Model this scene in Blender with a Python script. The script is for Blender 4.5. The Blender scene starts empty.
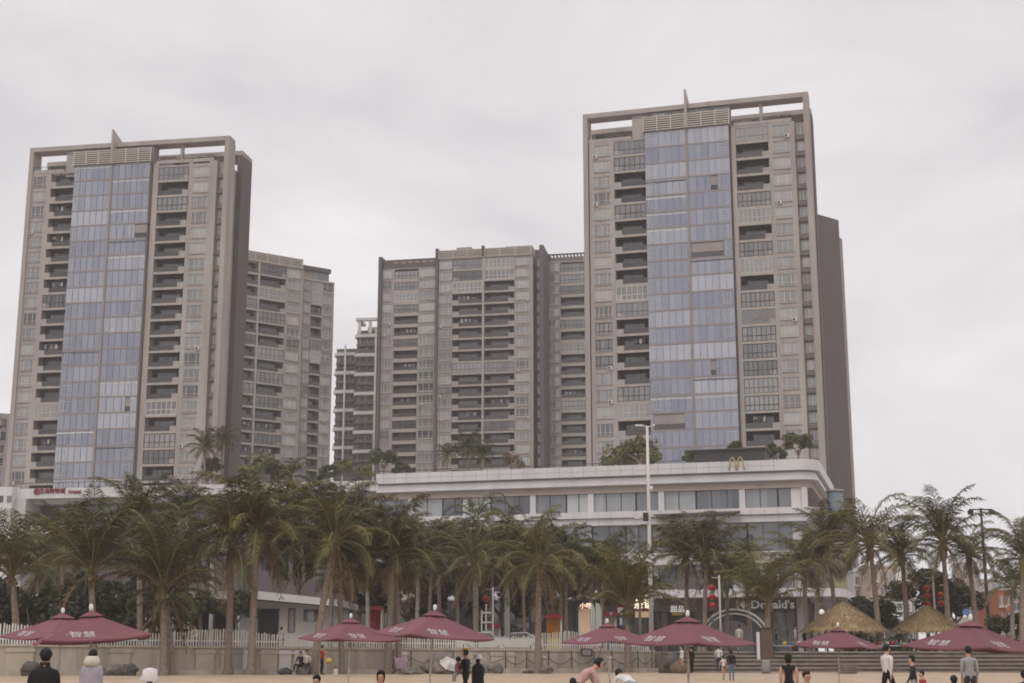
import bpy, math, random
from mathutils import Vector, Matrix
R_ = math.radians
rnd = random.Random(7)
scene = bpy.context.scene
COL = scene.collection

# ------------------------------------------------------------------ camera
F, PITCH, EYE = 1422.2, R_(12.3), 1.65
cp, sp = math.cos(PITCH), math.sin(PITCH)
cam = bpy.data.cameras.new('camera'); camo = bpy.data.objects.new('camera', cam); COL.objects.link(camo)
camo.location = (0, 0, EYE); camo.rotation_euler = (R_(90) + PITCH, 0, 0)
cam.lens = 50; cam.sensor_width = 36; cam.clip_end = 6000; cam.clip_start = 0.1
scene.camera = camo

def ray(u, v):
    a = (u - 512) / F; b = (341.5 - v) / F
    return Vector((a, cp - sp * b, sp + cp * b))
def px(u, v, Y):
    d = ray(u, v); return Vector((d.x * Y / d.y, Y, EYE + d.z * Y / d.y))
def pz(u, v, Z):
    d = ray(u, v); t = (Z - EYE) / d.z; return Vector((d.x * t, d.y * t, Z))

# ------------------------------------------------------------------ materials
MATS = {}
def mat(name, col, rough=0.8, var=0.0, scale=1.0, spec=0.3, metal=0.0, col2=None, rand=0.0, bump=0.0, streak=False, emit=None, es=0.0, detail=6):
    m = bpy.data.materials.new(name); m.use_nodes = True
    nt = m.node_tree; n = nt.nodes; l = nt.links
    b = n['Principled BSDF']; b.inputs['Base Color'].default_value = (*col, 1)
    b.inputs['Roughness'].default_value = rough; b.inputs['Specular IOR Level'].default_value = spec; b.inputs['Metallic'].default_value = metal
    if emit: b.inputs['Emission Color'].default_value = (*emit, 1); b.inputs['Emission Strength'].default_value = es
    cur = None
    if var or col2 or bump:
        tc = n.new('ShaderNodeTexCoord'); mp = n.new('ShaderNodeMapping'); l.new(tc.outputs['Object'], mp.inputs[0])
        if streak: mp.inputs['Scale'].default_value = (1, 1, 0.12)
        nz = n.new('ShaderNodeTexNoise'); nz.inputs['Scale'].default_value = scale; nz.inputs['Detail'].default_value = detail
        l.new(mp.outputs[0], nz.inputs['Vector'])
        mx = n.new('ShaderNodeMix'); mx.data_type = 'RGBA'
        c2 = col2 or tuple(c * (1 - var) for c in col); c1 = col if col2 else tuple(min(1, c * (1 + var)) for c in col)
        mx.inputs[6].default_value = (*c1, 1); mx.inputs[7].default_value = (*c2, 1)
        rp = n.new('ShaderNodeMapRange'); rp.inputs[1].default_value = 0.3; rp.inputs[2].default_value = 0.7
        l.new(nz.outputs[0], rp.inputs[0]); l.new(rp.outputs[0], mx.inputs[0]); cur = mx.outputs[2]
        if bump:
            bp = n.new('ShaderNodeBump'); bp.inputs['Strength'].default_value = bump; bp.inputs['Distance'].default_value = 0.1
            l.new(nz.outputs[0], bp.inputs['Height']); l.new(bp.outputs[0], b.inputs['Normal'])
    if rand:
        oi = n.new('ShaderNodeObjectInfo'); mr = n.new('ShaderNodeMapRange')
        mr.inputs[3].default_value = 1 - rand; mr.inputs[4].default_value = 1 + rand
        l.new(oi.outputs['Random'], mr.inputs[0])
        m2 = n.new('ShaderNodeMix'); m2.data_type = 'RGBA'; m2.blend_type = 'MULTIPLY'; m2.inputs[0].default_value = 1
        if cur: l.new(cur, m2.inputs[6])
        else: m2.inputs[6].default_value = (*col, 1)
        cb = n.new('ShaderNodeCombineColor')
        for i in range(3): l.new(mr.outputs[0], cb.inputs[i])
        l.new(cb.outputs[0], m2.inputs[7]); cur = m2.outputs[2]
    if cur: l.new(cur, b.inputs['Base Color'])
    MATS[name] = m; return m

def glass_mat(name, dark, light, step=1.35, bias=0.5, rough=0.06, refl=0.35, rtint=(0.75, 0.82, 1.0)):
    """coated facade glass: curtains and rooms behind it vary from pane to pane"""
    m = bpy.data.materials.new(name); m.use_nodes = True
    nt = m.node_tree; n = nt.nodes; l = nt.links; b = n['Principled BSDF']
    tc = n.new('ShaderNodeTexCoord'); sx = n.new('ShaderNodeSeparateXYZ'); l.new(tc.outputs['Object'], sx.inputs[0])
    dv = n.new('ShaderNodeMath'); dv.operation = 'DIVIDE'; dv.inputs[1].default_value = step; l.new(sx.outputs[0], dv.inputs[0])
    fl = n.new('ShaderNodeMath'); fl.operation = 'FLOOR'; l.new(dv.outputs[0], fl.inputs[0])
    oi = n.new('ShaderNodeObjectInfo')
    ad = n.new('ShaderNodeMath'); ad.operation = 'MULTIPLY_ADD'; ad.inputs[1].default_value = 137.0; l.new(oi.outputs['Random'], ad.inputs[0]); l.new(fl.outputs[0], ad.inputs[2])
    wn = n.new('ShaderNodeTexWhiteNoise'); wn.noise_dimensions = '1D'; l.new(ad.outputs[0], wn.inputs['W'])
    a1 = n.new('ShaderNodeMath'); a1.operation = 'MULTIPLY'; a1.inputs[1].default_value = 0.36; l.new(wn.outputs[0], a1.inputs[0])
    w2 = n.new('ShaderNodeTexWhiteNoise'); w2.noise_dimensions = '1D'; l.new(oi.outputs['Random'], w2.inputs['W'])
    pw = n.new('ShaderNodeMath'); pw.operation = 'POWER'; pw.inputs[1].default_value = 2.2; l.new(w2.outputs[0], pw.inputs[0])
    a2 = n.new('ShaderNodeMath'); a2.operation = 'MULTIPLY_ADD'; a2.inputs[1].default_value = 0.95; l.new(pw.outputs[0], a2.inputs[0]); l.new(a1.outputs[0], a2.inputs[2])
    a3 = n.new('ShaderNodeMath'); a3.operation = 'ADD'; a3.inputs[1].default_value = bias - 0.5; a3.use_clamp = True; l.new(a2.outputs[0], a3.inputs[0])
    mx = n.new('ShaderNodeMix'); mx.data_type = 'RGBA'; mx.inputs[6].default_value = (*dark, 1); mx.inputs[7].default_value = (*light, 1)
    l.new(a3.outputs[0], mx.inputs[0]); l.new(mx.outputs[2], b.inputs['Base Color'])
    b.inputs['Roughness'].default_value = 0.5; b.inputs['Specular IOR Level'].default_value = 0.2
    gl = n.new('ShaderNodeBsdfGlossy'); gl.inputs['Roughness'].default_value = rough; gl.inputs['Color'].default_value = (*rtint, 1)
    fr = n.new('ShaderNodeFresnel'); fr.inputs[0].default_value = 1.5
    nw = n.new('ShaderNodeTexNoise'); nw.inputs['Scale'].default_value = .55; nw.inputs['Detail'].default_value = 2; l.new(tc.outputs['Object'], nw.inputs['Vector'])
    bw = n.new('ShaderNodeBump'); bw.inputs['Strength'].default_value = .35; bw.inputs['Distance'].default_value = .12; l.new(nw.outputs[0], bw.inputs['Height']); l.new(bw.outputs[0], gl.inputs['Normal'])
    fm = n.new('ShaderNodeMath'); fm.operation = 'ADD'; fm.use_clamp = True; fm.inputs[1].default_value = refl; l.new(fr.outputs[0], fm.inputs[0])
    ms = n.new('ShaderNodeMixShader'); l.new(fm.outputs[0], ms.inputs[0]); l.new(b.outputs[0], ms.inputs[1]); l.new(gl.outputs[0], ms.inputs[2])
    l.new(ms.outputs[0], n['Material Output'].inputs[0])
    MATS[name] = m; return m

M = MATS
mat('concrete', (0.375, 0.328, 0.302), 0.9, 0.2, 0.35, streak=True)
mat('concrete_warm', (0.335, 0.297, 0.272), 0.9, 0.14, 0.3, streak=True)
mat('concrete_grey', (0.31, 0.277, 0.255), 0.9, 0.14, 0.3, streak=True)
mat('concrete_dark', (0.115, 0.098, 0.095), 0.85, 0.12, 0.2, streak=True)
mat('slab_edge', (0.40, 0.355, 0.315), 0.9, 0.12, 0.8)
mat('mullion', (0.27, 0.23, 0.21), 0.6)
mat('mullion_dark', (0.10, 0.10, 0.12), 0.5)
mat('black_frame', (0.03, 0.03, 0.032), 0.5)
mat('white_frame', (0.53, 0.51, 0.485), 0.5, rand=0.12)
mat('recess_shade', (0.035, 0.031, 0.03), 0.8, 0.25, 0.5)  # near-black: shade inside balcony recesses put into the wall and soffit colour
mat('recess_floor', (0.22, 0.19, 0.17), 0.85)
mat('rail_glass', (0.062, 0.058, 0.058), 0.2, rand=0.3, spec=0.5)
mat('louvre', (0.50, 0.46, 0.40), 0.6)
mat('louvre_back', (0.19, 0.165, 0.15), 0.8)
glass_mat('curtain_glass', (0.098, 0.104, 0.138), (0.345, 0.35, 0.355), 1.32, 0.40, refl=0.17, rtint=(.83,.87,1.0))
glass_mat('window_glass', (0.10, 0.10, 0.11), (0.36, 0.345, 0.33), 0.9, 0.66, refl=0.06, rtint=(1, 1, 1))
glass_mat('dark_glass', (0.035, 0.035, 0.04), (0.20, 0.19, 0.18), 0.8, 0.35, refl=0.04, rtint=(1, 1, 1))
glass_mat('grey_glass', (0.085, 0.085, 0.09), (0.27, 0.26, 0.25), 0.8, 0.55, refl=0.05, rtint=(1, 1, 1))
glass_mat('shop_glass', (0.03, 0.033, 0.04), (0.44, 0.455, 0.44), 1.45, 0.42, refl=0.07, rtint=(.9,.93,1))
mat('white_panel', (0.61, 0.59, 0.585), 0.55, 0.09, 0.5, spec=0.4, streak=True, detail=9)
mat('panel_joint', (0.36, 0.34, 0.34), 0.7)
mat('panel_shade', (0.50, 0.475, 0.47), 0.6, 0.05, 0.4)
mat('terrace_slab', (0.54, 0.51, 0.49), 0.7, 0.12, 0.5)
mat('pink_stone', (0.42, 0.35, 0.31), 0.85, 0.1, 0.5)
mat('pavilion_wall', (0.54, 0.505, 0.47), 0.85, 0.08, 0.5)
mat('white_paint', (0.72, 0.71, 0.69), 0.5, 0.06, 2.0)
mat('black_paint', (0.03, 0.03, 0.03), 0.5)
mat('shop_dark', (0.045, 0.042, 0.043), 0.6)
mat('sand', (0.49, 0.385, 0.28), 0.95, 0.0, 0.7, col2=(0.37, 0.28, 0.195), bump=0.9, detail=10)
mat('paving', (0.30, 0.27, 0.245), 0.9, 0.12, 0.8)
mat('wall_stone', (0.52, 0.46, 0.385), 0.92, 0.0, 1.6, col2=(0.30, 0.255, 0.205), bump=0.5, streak=True, detail=10)
mat('coping', (0.46, 0.40, 0.325), 0.9, 0.12, 1.5)
mat('step_stone', (0.20, 0.165, 0.14), 0.9, 0.0, 1.3, col2=(0.10, 0.085, 0.072))
mat('step_top', (0.33, 0.285, 0.24), 0.9, 0.0, 0.8, col2=(0.22, 0.185, 0.155))
mat('rock', (0.25, 0.215, 0.185), 0.9, 0.0, 2.2, col2=(0.12, 0.105, 0.09), bump=0.7)
mat('dark_rock', (0.135, 0.118, 0.105), 0.9, 0.0, 2.2, col2=(0.07, 0.062, 0.056), bump=0.7)
mat('picket', (0.80, 0.77, 0.73), 0.7, 0.0, 1.2, col2=(0.62, 0.59, 0.55), rand=0.1)
mat('rope', (0.10, 0.085, 0.07), 0.9)
mat('umbrella_cloth', (0.178, 0.070, 0.085), 0.85, 0.10, 1.2, rand=0.09)
mat('umbrella_pole', (0.55, 0.50, 0.46), 0.5)
mat('lettering_white', (0.55, 0.49, 0.51), 0.7)
mat('trunk_bark', (0.31, 0.245, 0.195), 0.95, 0.0, 5.0, col2=(0.19, 0.145, 0.115), bump=0.5, rand=0.15)
mat('smooth_bark', (0.30, 0.27, 0.25), 0.9, 0.2, 4.0, rand=0.1)
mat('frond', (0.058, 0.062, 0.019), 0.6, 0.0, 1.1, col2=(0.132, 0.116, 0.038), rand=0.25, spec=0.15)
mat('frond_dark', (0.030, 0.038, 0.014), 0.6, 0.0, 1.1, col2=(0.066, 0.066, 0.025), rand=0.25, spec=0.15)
mat('frond_dry', (0.17, 0.115, 0.058), 0.8, 0.25, 2.0)
mat('rachis', (0.20, 0.178, 0.085), 0.6, 0.2, 2.0)
mat('leaf', (0.05, 0.066, 0.02), 0.6, 0.0, 0.7, col2=(0.10, 0.105, 0.036), rand=0.25)
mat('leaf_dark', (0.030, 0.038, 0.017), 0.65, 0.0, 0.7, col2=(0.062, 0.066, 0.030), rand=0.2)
mat('leaf_light', (0.10, 0.115, 0.035), 0.6, 0.0, 0.9, col2=(0.18, 0.17, 0.06), rand=0.2)
mat('leaf_brown', (0.16, 0.11, 0.075), 0.8, 0.2, 2.0)
mat('thatch', (0.52, 0.39, 0.225), 0.95, 0.0, 9.0, col2=(0.23, 0.155, 0.08), bump=0.8, streak=True)
mat('thatch_dark', (0.26, 0.18, 0.095), 0.95, 0.2, 4.0)
mat('lantern_red', (0.36, 0.025, 0.022), 0.6, 0.1, 3)
mat('gold', (0.55, 0.34, 0.06), 0.5)
mat('logo_yellow', (0.50, 0.33, 0.12), 0.5)
mat('sign_red', (0.27, 0.025, 0.04), 0.6)
mat('sign_lit', (0.8, 0.75, 0.62), 0.6, emit=(1.0, 0.88, 0.66), es=1.3)
mat('lamp_lit', (0.8, 0.75, 0.7), 0.6, emit=(1.0, 0.93, 0.85), es=0.4)
mat('sign_beige', (0.62, 0.46, 0.28), 0.6, emit=(1.0, 0.7, 0.4), es=0.22)
mat('booth_red', (0.25, 0.028, 0.034), 0.6, 0.15, 2)
mat('booth_yellow', (0.52, 0.42, 0.10), 0.6, 0.1, 2)
mat('booth_white', (0.60, 0.57, 0.54), 0.6, 0.1, 2)
mat('booth_blue', (0.10, 0.17, 0.33), 0.6, 0.1, 2)
mat('booth_teal', (0.10, 0.30, 0.30), 0.6, 0.1, 2)
mat('booth_orange', (0.52, 0.22, 0.04), 0.6, 0.1, 2)
mat('flag_pale', (0.46, 0.47, 0.44), 0.8, 0.1, 1)
mat('metal_pale', (0.62, 0.59, 0.57), 0.4, spec=0.5)
mat('metal_dark', (0.045, 0.04, 0.04), 0.5)
mat('stone_grey', (0.25, 0.235, 0.225), 0.85, 0.15, 1)
mat('pylon_blue', (0.17, 0.20, 0.235), 0.5)
mat('pylon_green', (0.25, 0.25, 0.13), 0.6)
mat('pylon_magenta', (0.28, 0.07, 0.15), 0.6)
mat('far_beige', (0.52, 0.41, 0.33), 0.9, 0.08, 0.3)
mat('far_white', (0.58, 0.55, 0.53), 0.9, 0.08, 0.3)
mat('far_orange', (0.36, 0.13, 0.075), 0.9, 0.1, 0.3)
mat('far_grey', (0.44, 0.38, 0.35), 0.9, 0.1, 0.3)
mat('skin', (0.46, 0.27, 0.19), 0.6)
mat('hair', (0.012, 0.010, 0.009), 0.6)
mat('hair_brown', (0.05, 0.03, 0.02), 0.6)
mat('water', (0.05, 0.08, 0.09), 0.15, spec=0.5)
for nm, c in dict(black=(0.014, 0.013, 0.014), charcoal=(0.035, 0.033, 0.037), white=(0.62, 0.59, 0.58), lavender=(0.34, 0.31, 0.36), cream=(0.55, 0.50, 0.43),
                  pink=(0.46, 0.29, 0.27), rose=(0.48, 0.17, 0.22), red=(0.33, 0.03, 0.035), denim=(0.12, 0.15, 0.22), grey=(0.30, 0.29, 0.29), navy=(0.03, 0.035, 0.06),
                  yellow=(0.48, 0.36, 0.09), orange=(0.42, 0.20, 0.06), green=(0.09, 0.22, 0.10), blue=(0.08, 0.14, 0.32), brown=(0.12, 0.08, 0.06), lilac=(0.46, 0.34, 0.42)).items():
    mat('cloth_' + nm, c, 0.85, 0.12, 5.0)

# ------------------------------------------------------------------ mesh helpers
class MB:
    def __init__(s): s.v = []; s.f = []; s.m = []; s.names = []; s.sm = []
    def mi(s, name):
        if name not in s.names: s.names.append(name)
        return s.names.index(name)
    def poly(s, pts, m, smooth=False):
        i = len(s.v); s.v += [tuple(p) for p in pts]; s.f.append(tuple(range(i, i + len(pts)))); s.m.append(s.mi(m)); s.sm.append(smooth)
    def box(s, x0, x1, y0, y1, z0, z1, m):
        i = len(s.v); k = s.mi(m)
        s.v += [(x0, y0, z0), (x1, y0, z0), (x1, y1, z0), (x0, y1, z0), (x0, y0, z1), (x1, y0, z1), (x1, y1, z1), (x0, y1, z1)]
        for q in ((0, 3, 2, 1), (4, 5, 6, 7), (0, 1, 5, 4), (1, 2, 6, 5), (2, 3, 7, 6), (3, 0, 4, 7)):
            s.f.append(tuple(i + a for a in q)); s.m.append(k); s.sm.append(False)
    def prism(s, pts, z0, z1, m, msides=None):
        n = len(pts); i = len(s.v); k = s.mi(m)
        s.v += [(p[0], p[1], z0) for p in pts] + [(p[0], p[1], z1) for p in pts]
        s.f.append(tuple(i + n - 1 - a for a in range(n))); s.f.append(tuple(i + n + a for a in range(n))); s.m += [k, k]; s.sm += [False, False]
        for a in range(n):
            b = (a + 1) % n; s.f.append((i + a, i + b, i + n + b, i + n + a)); s.m.append(k); s.sm.append(False)
    def extr(s, pts, off, m):
        """a planar outline pushed by vector off"""
        n = len(pts); i = len(s.v); k = s.mi(m); o = Vector(off)
        s.v += [tuple(Vector(p)) for p in pts] + [tuple(Vector(p) + o) for p in pts]
        s.f.append(tuple(i + n - 1 - a for a in range(n))); s.f.append(tuple(i + n + a for a in range(n))); s.m += [k, k]; s.sm += [False, False]
        for a in range(n):
            b = (a + 1) % n; s.f.append((i + a, i + b, i + n + b, i + n + a)); s.m.append(k); s.sm.append(False)
    def tube(s, pts, rad, m, seg=8, cap=True, smooth=True):
        pts = [Vector(p) for p in pts]; n = len(pts); k = s.mi(m); i0 = len(s.v)
        if not hasattr(rad, '__len__'): rad = [rad] * n
        up = Vector((0.31, 0.17, 0.93))
        for j in range(n):
            d = (pts[min(j + 1, n - 1)] - pts[max(j - 1, 0)]).normalized()
            if abs(d.dot(up)) > 0.98: up2 = Vector((1, 0, 0))
            else: up2 = up
            if abs(d.z) > 0.7: up2 = Vector((1, 0, 0))
            a = d.cross(up2).normalized(); b = d.cross(a)
            for q in range(seg):
                t = 2 * math.pi * q / seg; s.v.append(tuple(pts[j] + (a * math.cos(t) + b * math.sin(t)) * rad[j]))
        for j in range(n - 1):
            for q in range(seg):
                r = (q + 1) % seg; s.f.append((i0 + j * seg + q, i0 + j * seg + r, i0 + (j + 1) * seg + r, i0 + (j + 1) * seg + q)); s.m.append(k); s.sm.append(smooth)
        if cap:
            s.f.append(tuple(i0 + seg - 1 - q for q in range(seg))); s.f.append(tuple(i0 + (n - 1) * seg + q for q in range(seg))); s.m += [k, k]; s.sm += [False, False]
    def lathe(s, prof, m, seg=14, c=(0, 0, 0), smooth=True):
        k = s.mi(m); i0 = len(s.v); n = len(prof)
        for r, z in prof:
            for q in range(seg):
                t = 2 * math.pi * q / seg; s.v.append((c[0] + r * math.cos(t), c[1] + r * math.sin(t), c[2] + z))
        for j in range(n - 1):
            for q in range(seg):
                r = (q + 1) % seg; s.f.append((i0 + j * seg + q, i0 + j * seg + r, i0 + (j + 1) * seg + r, i0 + (j + 1) * seg + q)); s.m.append(k); s.sm.append(smooth)
        s.f.append(tuple(i0 + seg - 1 - q for q in range(seg))); s.f.append(tuple(i0 + (n - 1) * seg + q for q in range(seg))); s.m += [k, k]; s.sm += [False, False]
    def mesh(s, name):
        me = bpy.data.meshes.new(name); me.from_pydata(s.v, [], s.f)
        for nme in s.names: me.materials.append(MATS[nme])
        me.polygons.foreach_set('material_index', s.m); me.polygons.foreach_set('use_smooth', s.sm); me.update(); return me
    def build(s, name, parent=None, loc=None, rotz=0):
        o = bpy.data.objects.new(name, s.mesh(name)); COL.objects.link(o)
        if parent: o.parent = parent
        if loc is not None: o.location = loc
        o.rotation_euler.z = rotz
        return o
def put(name, me, parent=None, loc=(0, 0, 0), rotz=0, scale=None):
    o = bpy.data.objects.new(name, me); COL.objects.link(o); o.parent = parent; o.location = loc; o.rotation_euler = (0, 0, rotz)
    if scale: o.scale = scale
    return o
def tag(o, label, cat, group=None, kind=None):
    if label: o['label'] = label
    if cat: o['category'] = cat
    if group: o['group'] = group
    if kind: o['kind'] = kind
    return o
def thing(name, label, cat, loc=(0, 0, 0), rotz=0, group=None):
    o = bpy.data.objects.new(name, None); COL.objects.link(o); o.location = loc; o.rotation_euler = (0, 0, rotz); o.empty_display_size = 0.2
    return tag(o, label, cat, group)
def structure(o): o['kind'] = 'structure'; return o
def copy_tree(o, loc, rotz, label=None, group=None):
    r = o.copy(); COL.objects.link(r); r.location = loc; r.rotation_euler = (0, 0, rotz)
    if label: r['label'] = label
    if group: r['group'] = group
    for ch in list(o.children):
        c = ch.copy(); COL.objects.link(c); c.parent = r
        for g in ch.children:
            d = g.copy(); COL.objects.link(d); d.parent = c
    return r
def text_geo(s, size, extrude=0.0, shear=0.0, off=0.0):
    c = bpy.data.curves.new('lettering', 'FONT'); c.body = s; c.size = size; c.extrude = extrude; c.align_x = 'CENTER'; c.align_y = 'CENTER'; c.resolution_u = 2; c.shear = shear; c.offset = off
    o = bpy.data.objects.new('lettering', c); COL.objects.link(o)
    dg = bpy.context.evaluated_depsgraph_get(); dg.update()
    me = bpy.data.meshes.new_from_object(o.evaluated_get(dg))
    bpy.data.objects.remove(o); bpy.data.curves.remove(c)
    return me
def text_on(name, s, size, m, parent, loc, extrude=0.05, bold=0.0, sx=1.0):
    """upright lettering facing local -y"""
    me = text_geo(s, size, extrude, off=bold); me.materials.clear(); me.materials.append(MATS[m])
    me.transform(Matrix.Diagonal((sx, 1, 1, 1))); me.transform(Matrix.Rotation(R_(90), 4, 'X'))
    return put(name, me, parent, loc)

class Fac:
    """the vertical plane of a facade found from two image points of one level line and a distance"""
    def __init__(s, u0, Y0, L, Rr, yaw=None):
        X0 = px(u0, 341, 1).x * Y0  # depth along the middle row is close enough
        d0 = ray(u0, 640); X0 = d0.x / d0.y * Y0
        s.X0, s.Y0 = X0, Y0
        if yaw is None:
            lo, hi = R_(-40), R_(40)
            def f(y):
                s.setyaw(y); return s.world(*L).z - s.world(*Rr).z
            a = f(lo)
            for _ in range(60):
                mid = (lo + hi) / 2
                if (f(mid) > 0) == (a > 0): lo = mid
                else: hi = mid
            yaw = (lo + hi) / 2
        s.setyaw(yaw)
        wl, wr = s.world(*L), s.world(*Rr)
        s.O = Vector((wl.x, wl.y, 0)); s.W = (wr - wl).length if abs(wr.z - wl.z) < .01 else math.hypot(wr.x - wl.x, wr.y - wl.y); s.zt = wl.z
    def setyaw(s, y): s.yaw = y; s.n = (math.sin(y), -math.cos(y))
    def world(s, u, v, off=0.0):
        d = ray(u, v); k = s.n[0] * s.X0 + s.n[1] * s.Y0 - off
        t = k / (s.n[0] * d.x + s.n[1] * d.y); return Vector((d.x * t, d.y * t, EYE + d.z * t))
    def loc(s, u, v, off=0.0):
        w = s.world(u, v, off) - s.O; return (w.x * math.cos(s.yaw) + w.y * math.sin(s.yaw), w.z)
    def x(s, u, v=300, off=0.0): return s.loc(u, v, off)[0]
    def z(s, u, v, off=0.0): return s.loc(u, v, off)[1]

exec_order = []
# ------------------------------------------------------------------ apartment facades
_cache = {}
def cached(key, fn):
    if key not in _cache: _cache[key] = fn()
    return _cache[key]

def window_mesh(w, hh, nd, frame, lower=True):
    def f():
        m = MB(); t = 0.09
        m.box(0, w, -0.06, 0.05, 0, t, frame); m.box(0, w, -0.06, 0.05, hh - t, hh, frame)
        m.box(0, t, -0.06, 0.05, t, hh - t, frame); m.box(w - t, w, -0.06, 0.05, t, hh - t, frame)
        for a in nd: m.box(w * a - .05, w * a + .05, -0.06, 0.05, t, hh - t, frame)
        if lower: m.box(t, w - t, -0.05, 0.05, hh * .27, hh * .27 + .07, frame)
        return m.mesh('window')
    return cached(('win', round(w, 2), round(hh, 2), tuple(nd), frame, lower), f)
def pane_mesh(w, hh, g):
    def f():
        m = MB(); m.box(0.05, w - 0.05, 0.02, 0.06, 0.05, hh - 0.05, g); return m.mesh('pane')
    return cached(('pane', round(w, 2), round(hh, 2), g), f)
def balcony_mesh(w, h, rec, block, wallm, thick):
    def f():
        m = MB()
        m.box(0, w, -0.12, 0.1, -thick + 0.1, 0.1, 'slab_edge'); m.box(0, w, 0.1, rec, -thick + 0.15, 0.098, 'recess_shade')  # slab body coloured dark as soffit shade, pale strip only at the edge
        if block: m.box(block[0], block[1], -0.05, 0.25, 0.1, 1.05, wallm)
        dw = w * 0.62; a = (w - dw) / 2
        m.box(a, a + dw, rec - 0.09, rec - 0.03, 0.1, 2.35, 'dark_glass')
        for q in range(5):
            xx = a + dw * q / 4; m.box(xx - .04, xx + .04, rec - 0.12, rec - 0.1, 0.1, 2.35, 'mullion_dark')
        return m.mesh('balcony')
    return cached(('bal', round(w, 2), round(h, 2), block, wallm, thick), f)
def railing_mesh(a, b, kind):
    def f():
        m = MB(); w = b - a
        m.box(a, b, 0.02, 0.05, 0.16, 1.0, 'rail_glass'); m.box(a, b, 0, 0.07, 1.02, 1.08, 'mullion_dark')
        k = max(2, int(w / 1.1))
        for q in range(k + 1):
            xx = a + w * q / k; m.box(xx - .025, xx + .025, 0.06, 0.1, 0.1, 1.02, 'mullion_dark')
        return m.mesh('railing')
    return cached(('rail', round(a, 2), round(b, 2), kind), f)
def glazing_mesh(w, hh, frame, g, n):
    def f():
        m = MB(); t = 0.1 if frame != 'white_frame' else 0.12
        m.box(0.02, w - .02, 0.06, 0.1, 0, hh, g)
        for z in (0, hh * .36, hh - t): m.box(0.02, w - .02, 0.0, 0.055, z, z + t, frame)
        for q in range(n + 1):
            xx = 0.02 + (w - .04 - t) * q / n; m.box(xx, xx + t, -0.004, 0.05, 0.004, hh - .004, frame)
        return m.mesh('glazing')
    return cached(('glz', round(w, 2), round(hh, 2), frame, g, n), f)
def glass_bay_mesh(w, h, side, var):
    def f():
        r = random.Random(var + 10 * side)
        m = MB()
        m.box(0, w, -0.06, 0.12, 0, 0.30, 'mullion')
        m.box(0, w, 0.0, 0.1, 0.32, h, 'curtain_glass')
        m.box(0, w, -0.015, -0.003, h - .55, h - .28, 'white_frame' if var % 3 == 0 else 'rail_glass') if var % 2 == 0 else None
        k = int(round(w / 1.32)); st = w / k
        for q in range(1, k): m.box(q * st - .025, q * st + .025, -0.05, -0.02, 0.42, h, 'mullion_dark')
        e0, e1 = (0.5, 1.9) if side == 0 else (w - 1.9, w - 0.5)
        if var != 3:
            for a, b in ((e0, e0 + .07), (e1 - .07, e1), ((e0 + e1) / 2 - .035, (e0 + e1) / 2 + .035)): m.box(a, b, -0.09, -0.065, 0.75, h - .5, 'white_frame')
            for z in (0.75, h - .6): m.box(e0 + .1, e1 - .1, -0.088, -0.067, z, z + .07, 'white_frame')
        return m.mesh('glass_bay')
    return cached(('bay', round(w, 2), round(h, 2), side, var), f)
def open_bay_mesh(w, h, part):
    def f():
        m = MB(); a, b = part
        m.box(0, w, -0.03, 0.12, 0, 0.32, 'mullion')
        if a > 0.05: m.box(0, a, 0, 0.1, 0.32, h, 'curtain_glass')
        if b < w - .05: m.box(b, w, 0, 0.1, 0.32, h, 'curtain_glass')
        m.box(a, b, 1.4, 1.5, 0.32, h, 'recess_shade'); m.box(a, b, .1, 1.4, h - .06, h - .02, 'recess_shade')  # back and ceiling of the open bay darkened as painted shade
        m.box(a, b, 0.0, 0.05, 0.4, 1.3, 'rail_glass')
        k = int(w / 1.32)
        for q in range(1, k): 
            xx = q * w / k
            if xx < a or xx > b: m.box(xx - .035, xx + .035, -.06, -.02, .34, h, 'mullion_dark')
        return m.mesh('glass_bay')
    return cached(('open', round(w, 2), round(h, 2), part), f)

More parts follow.
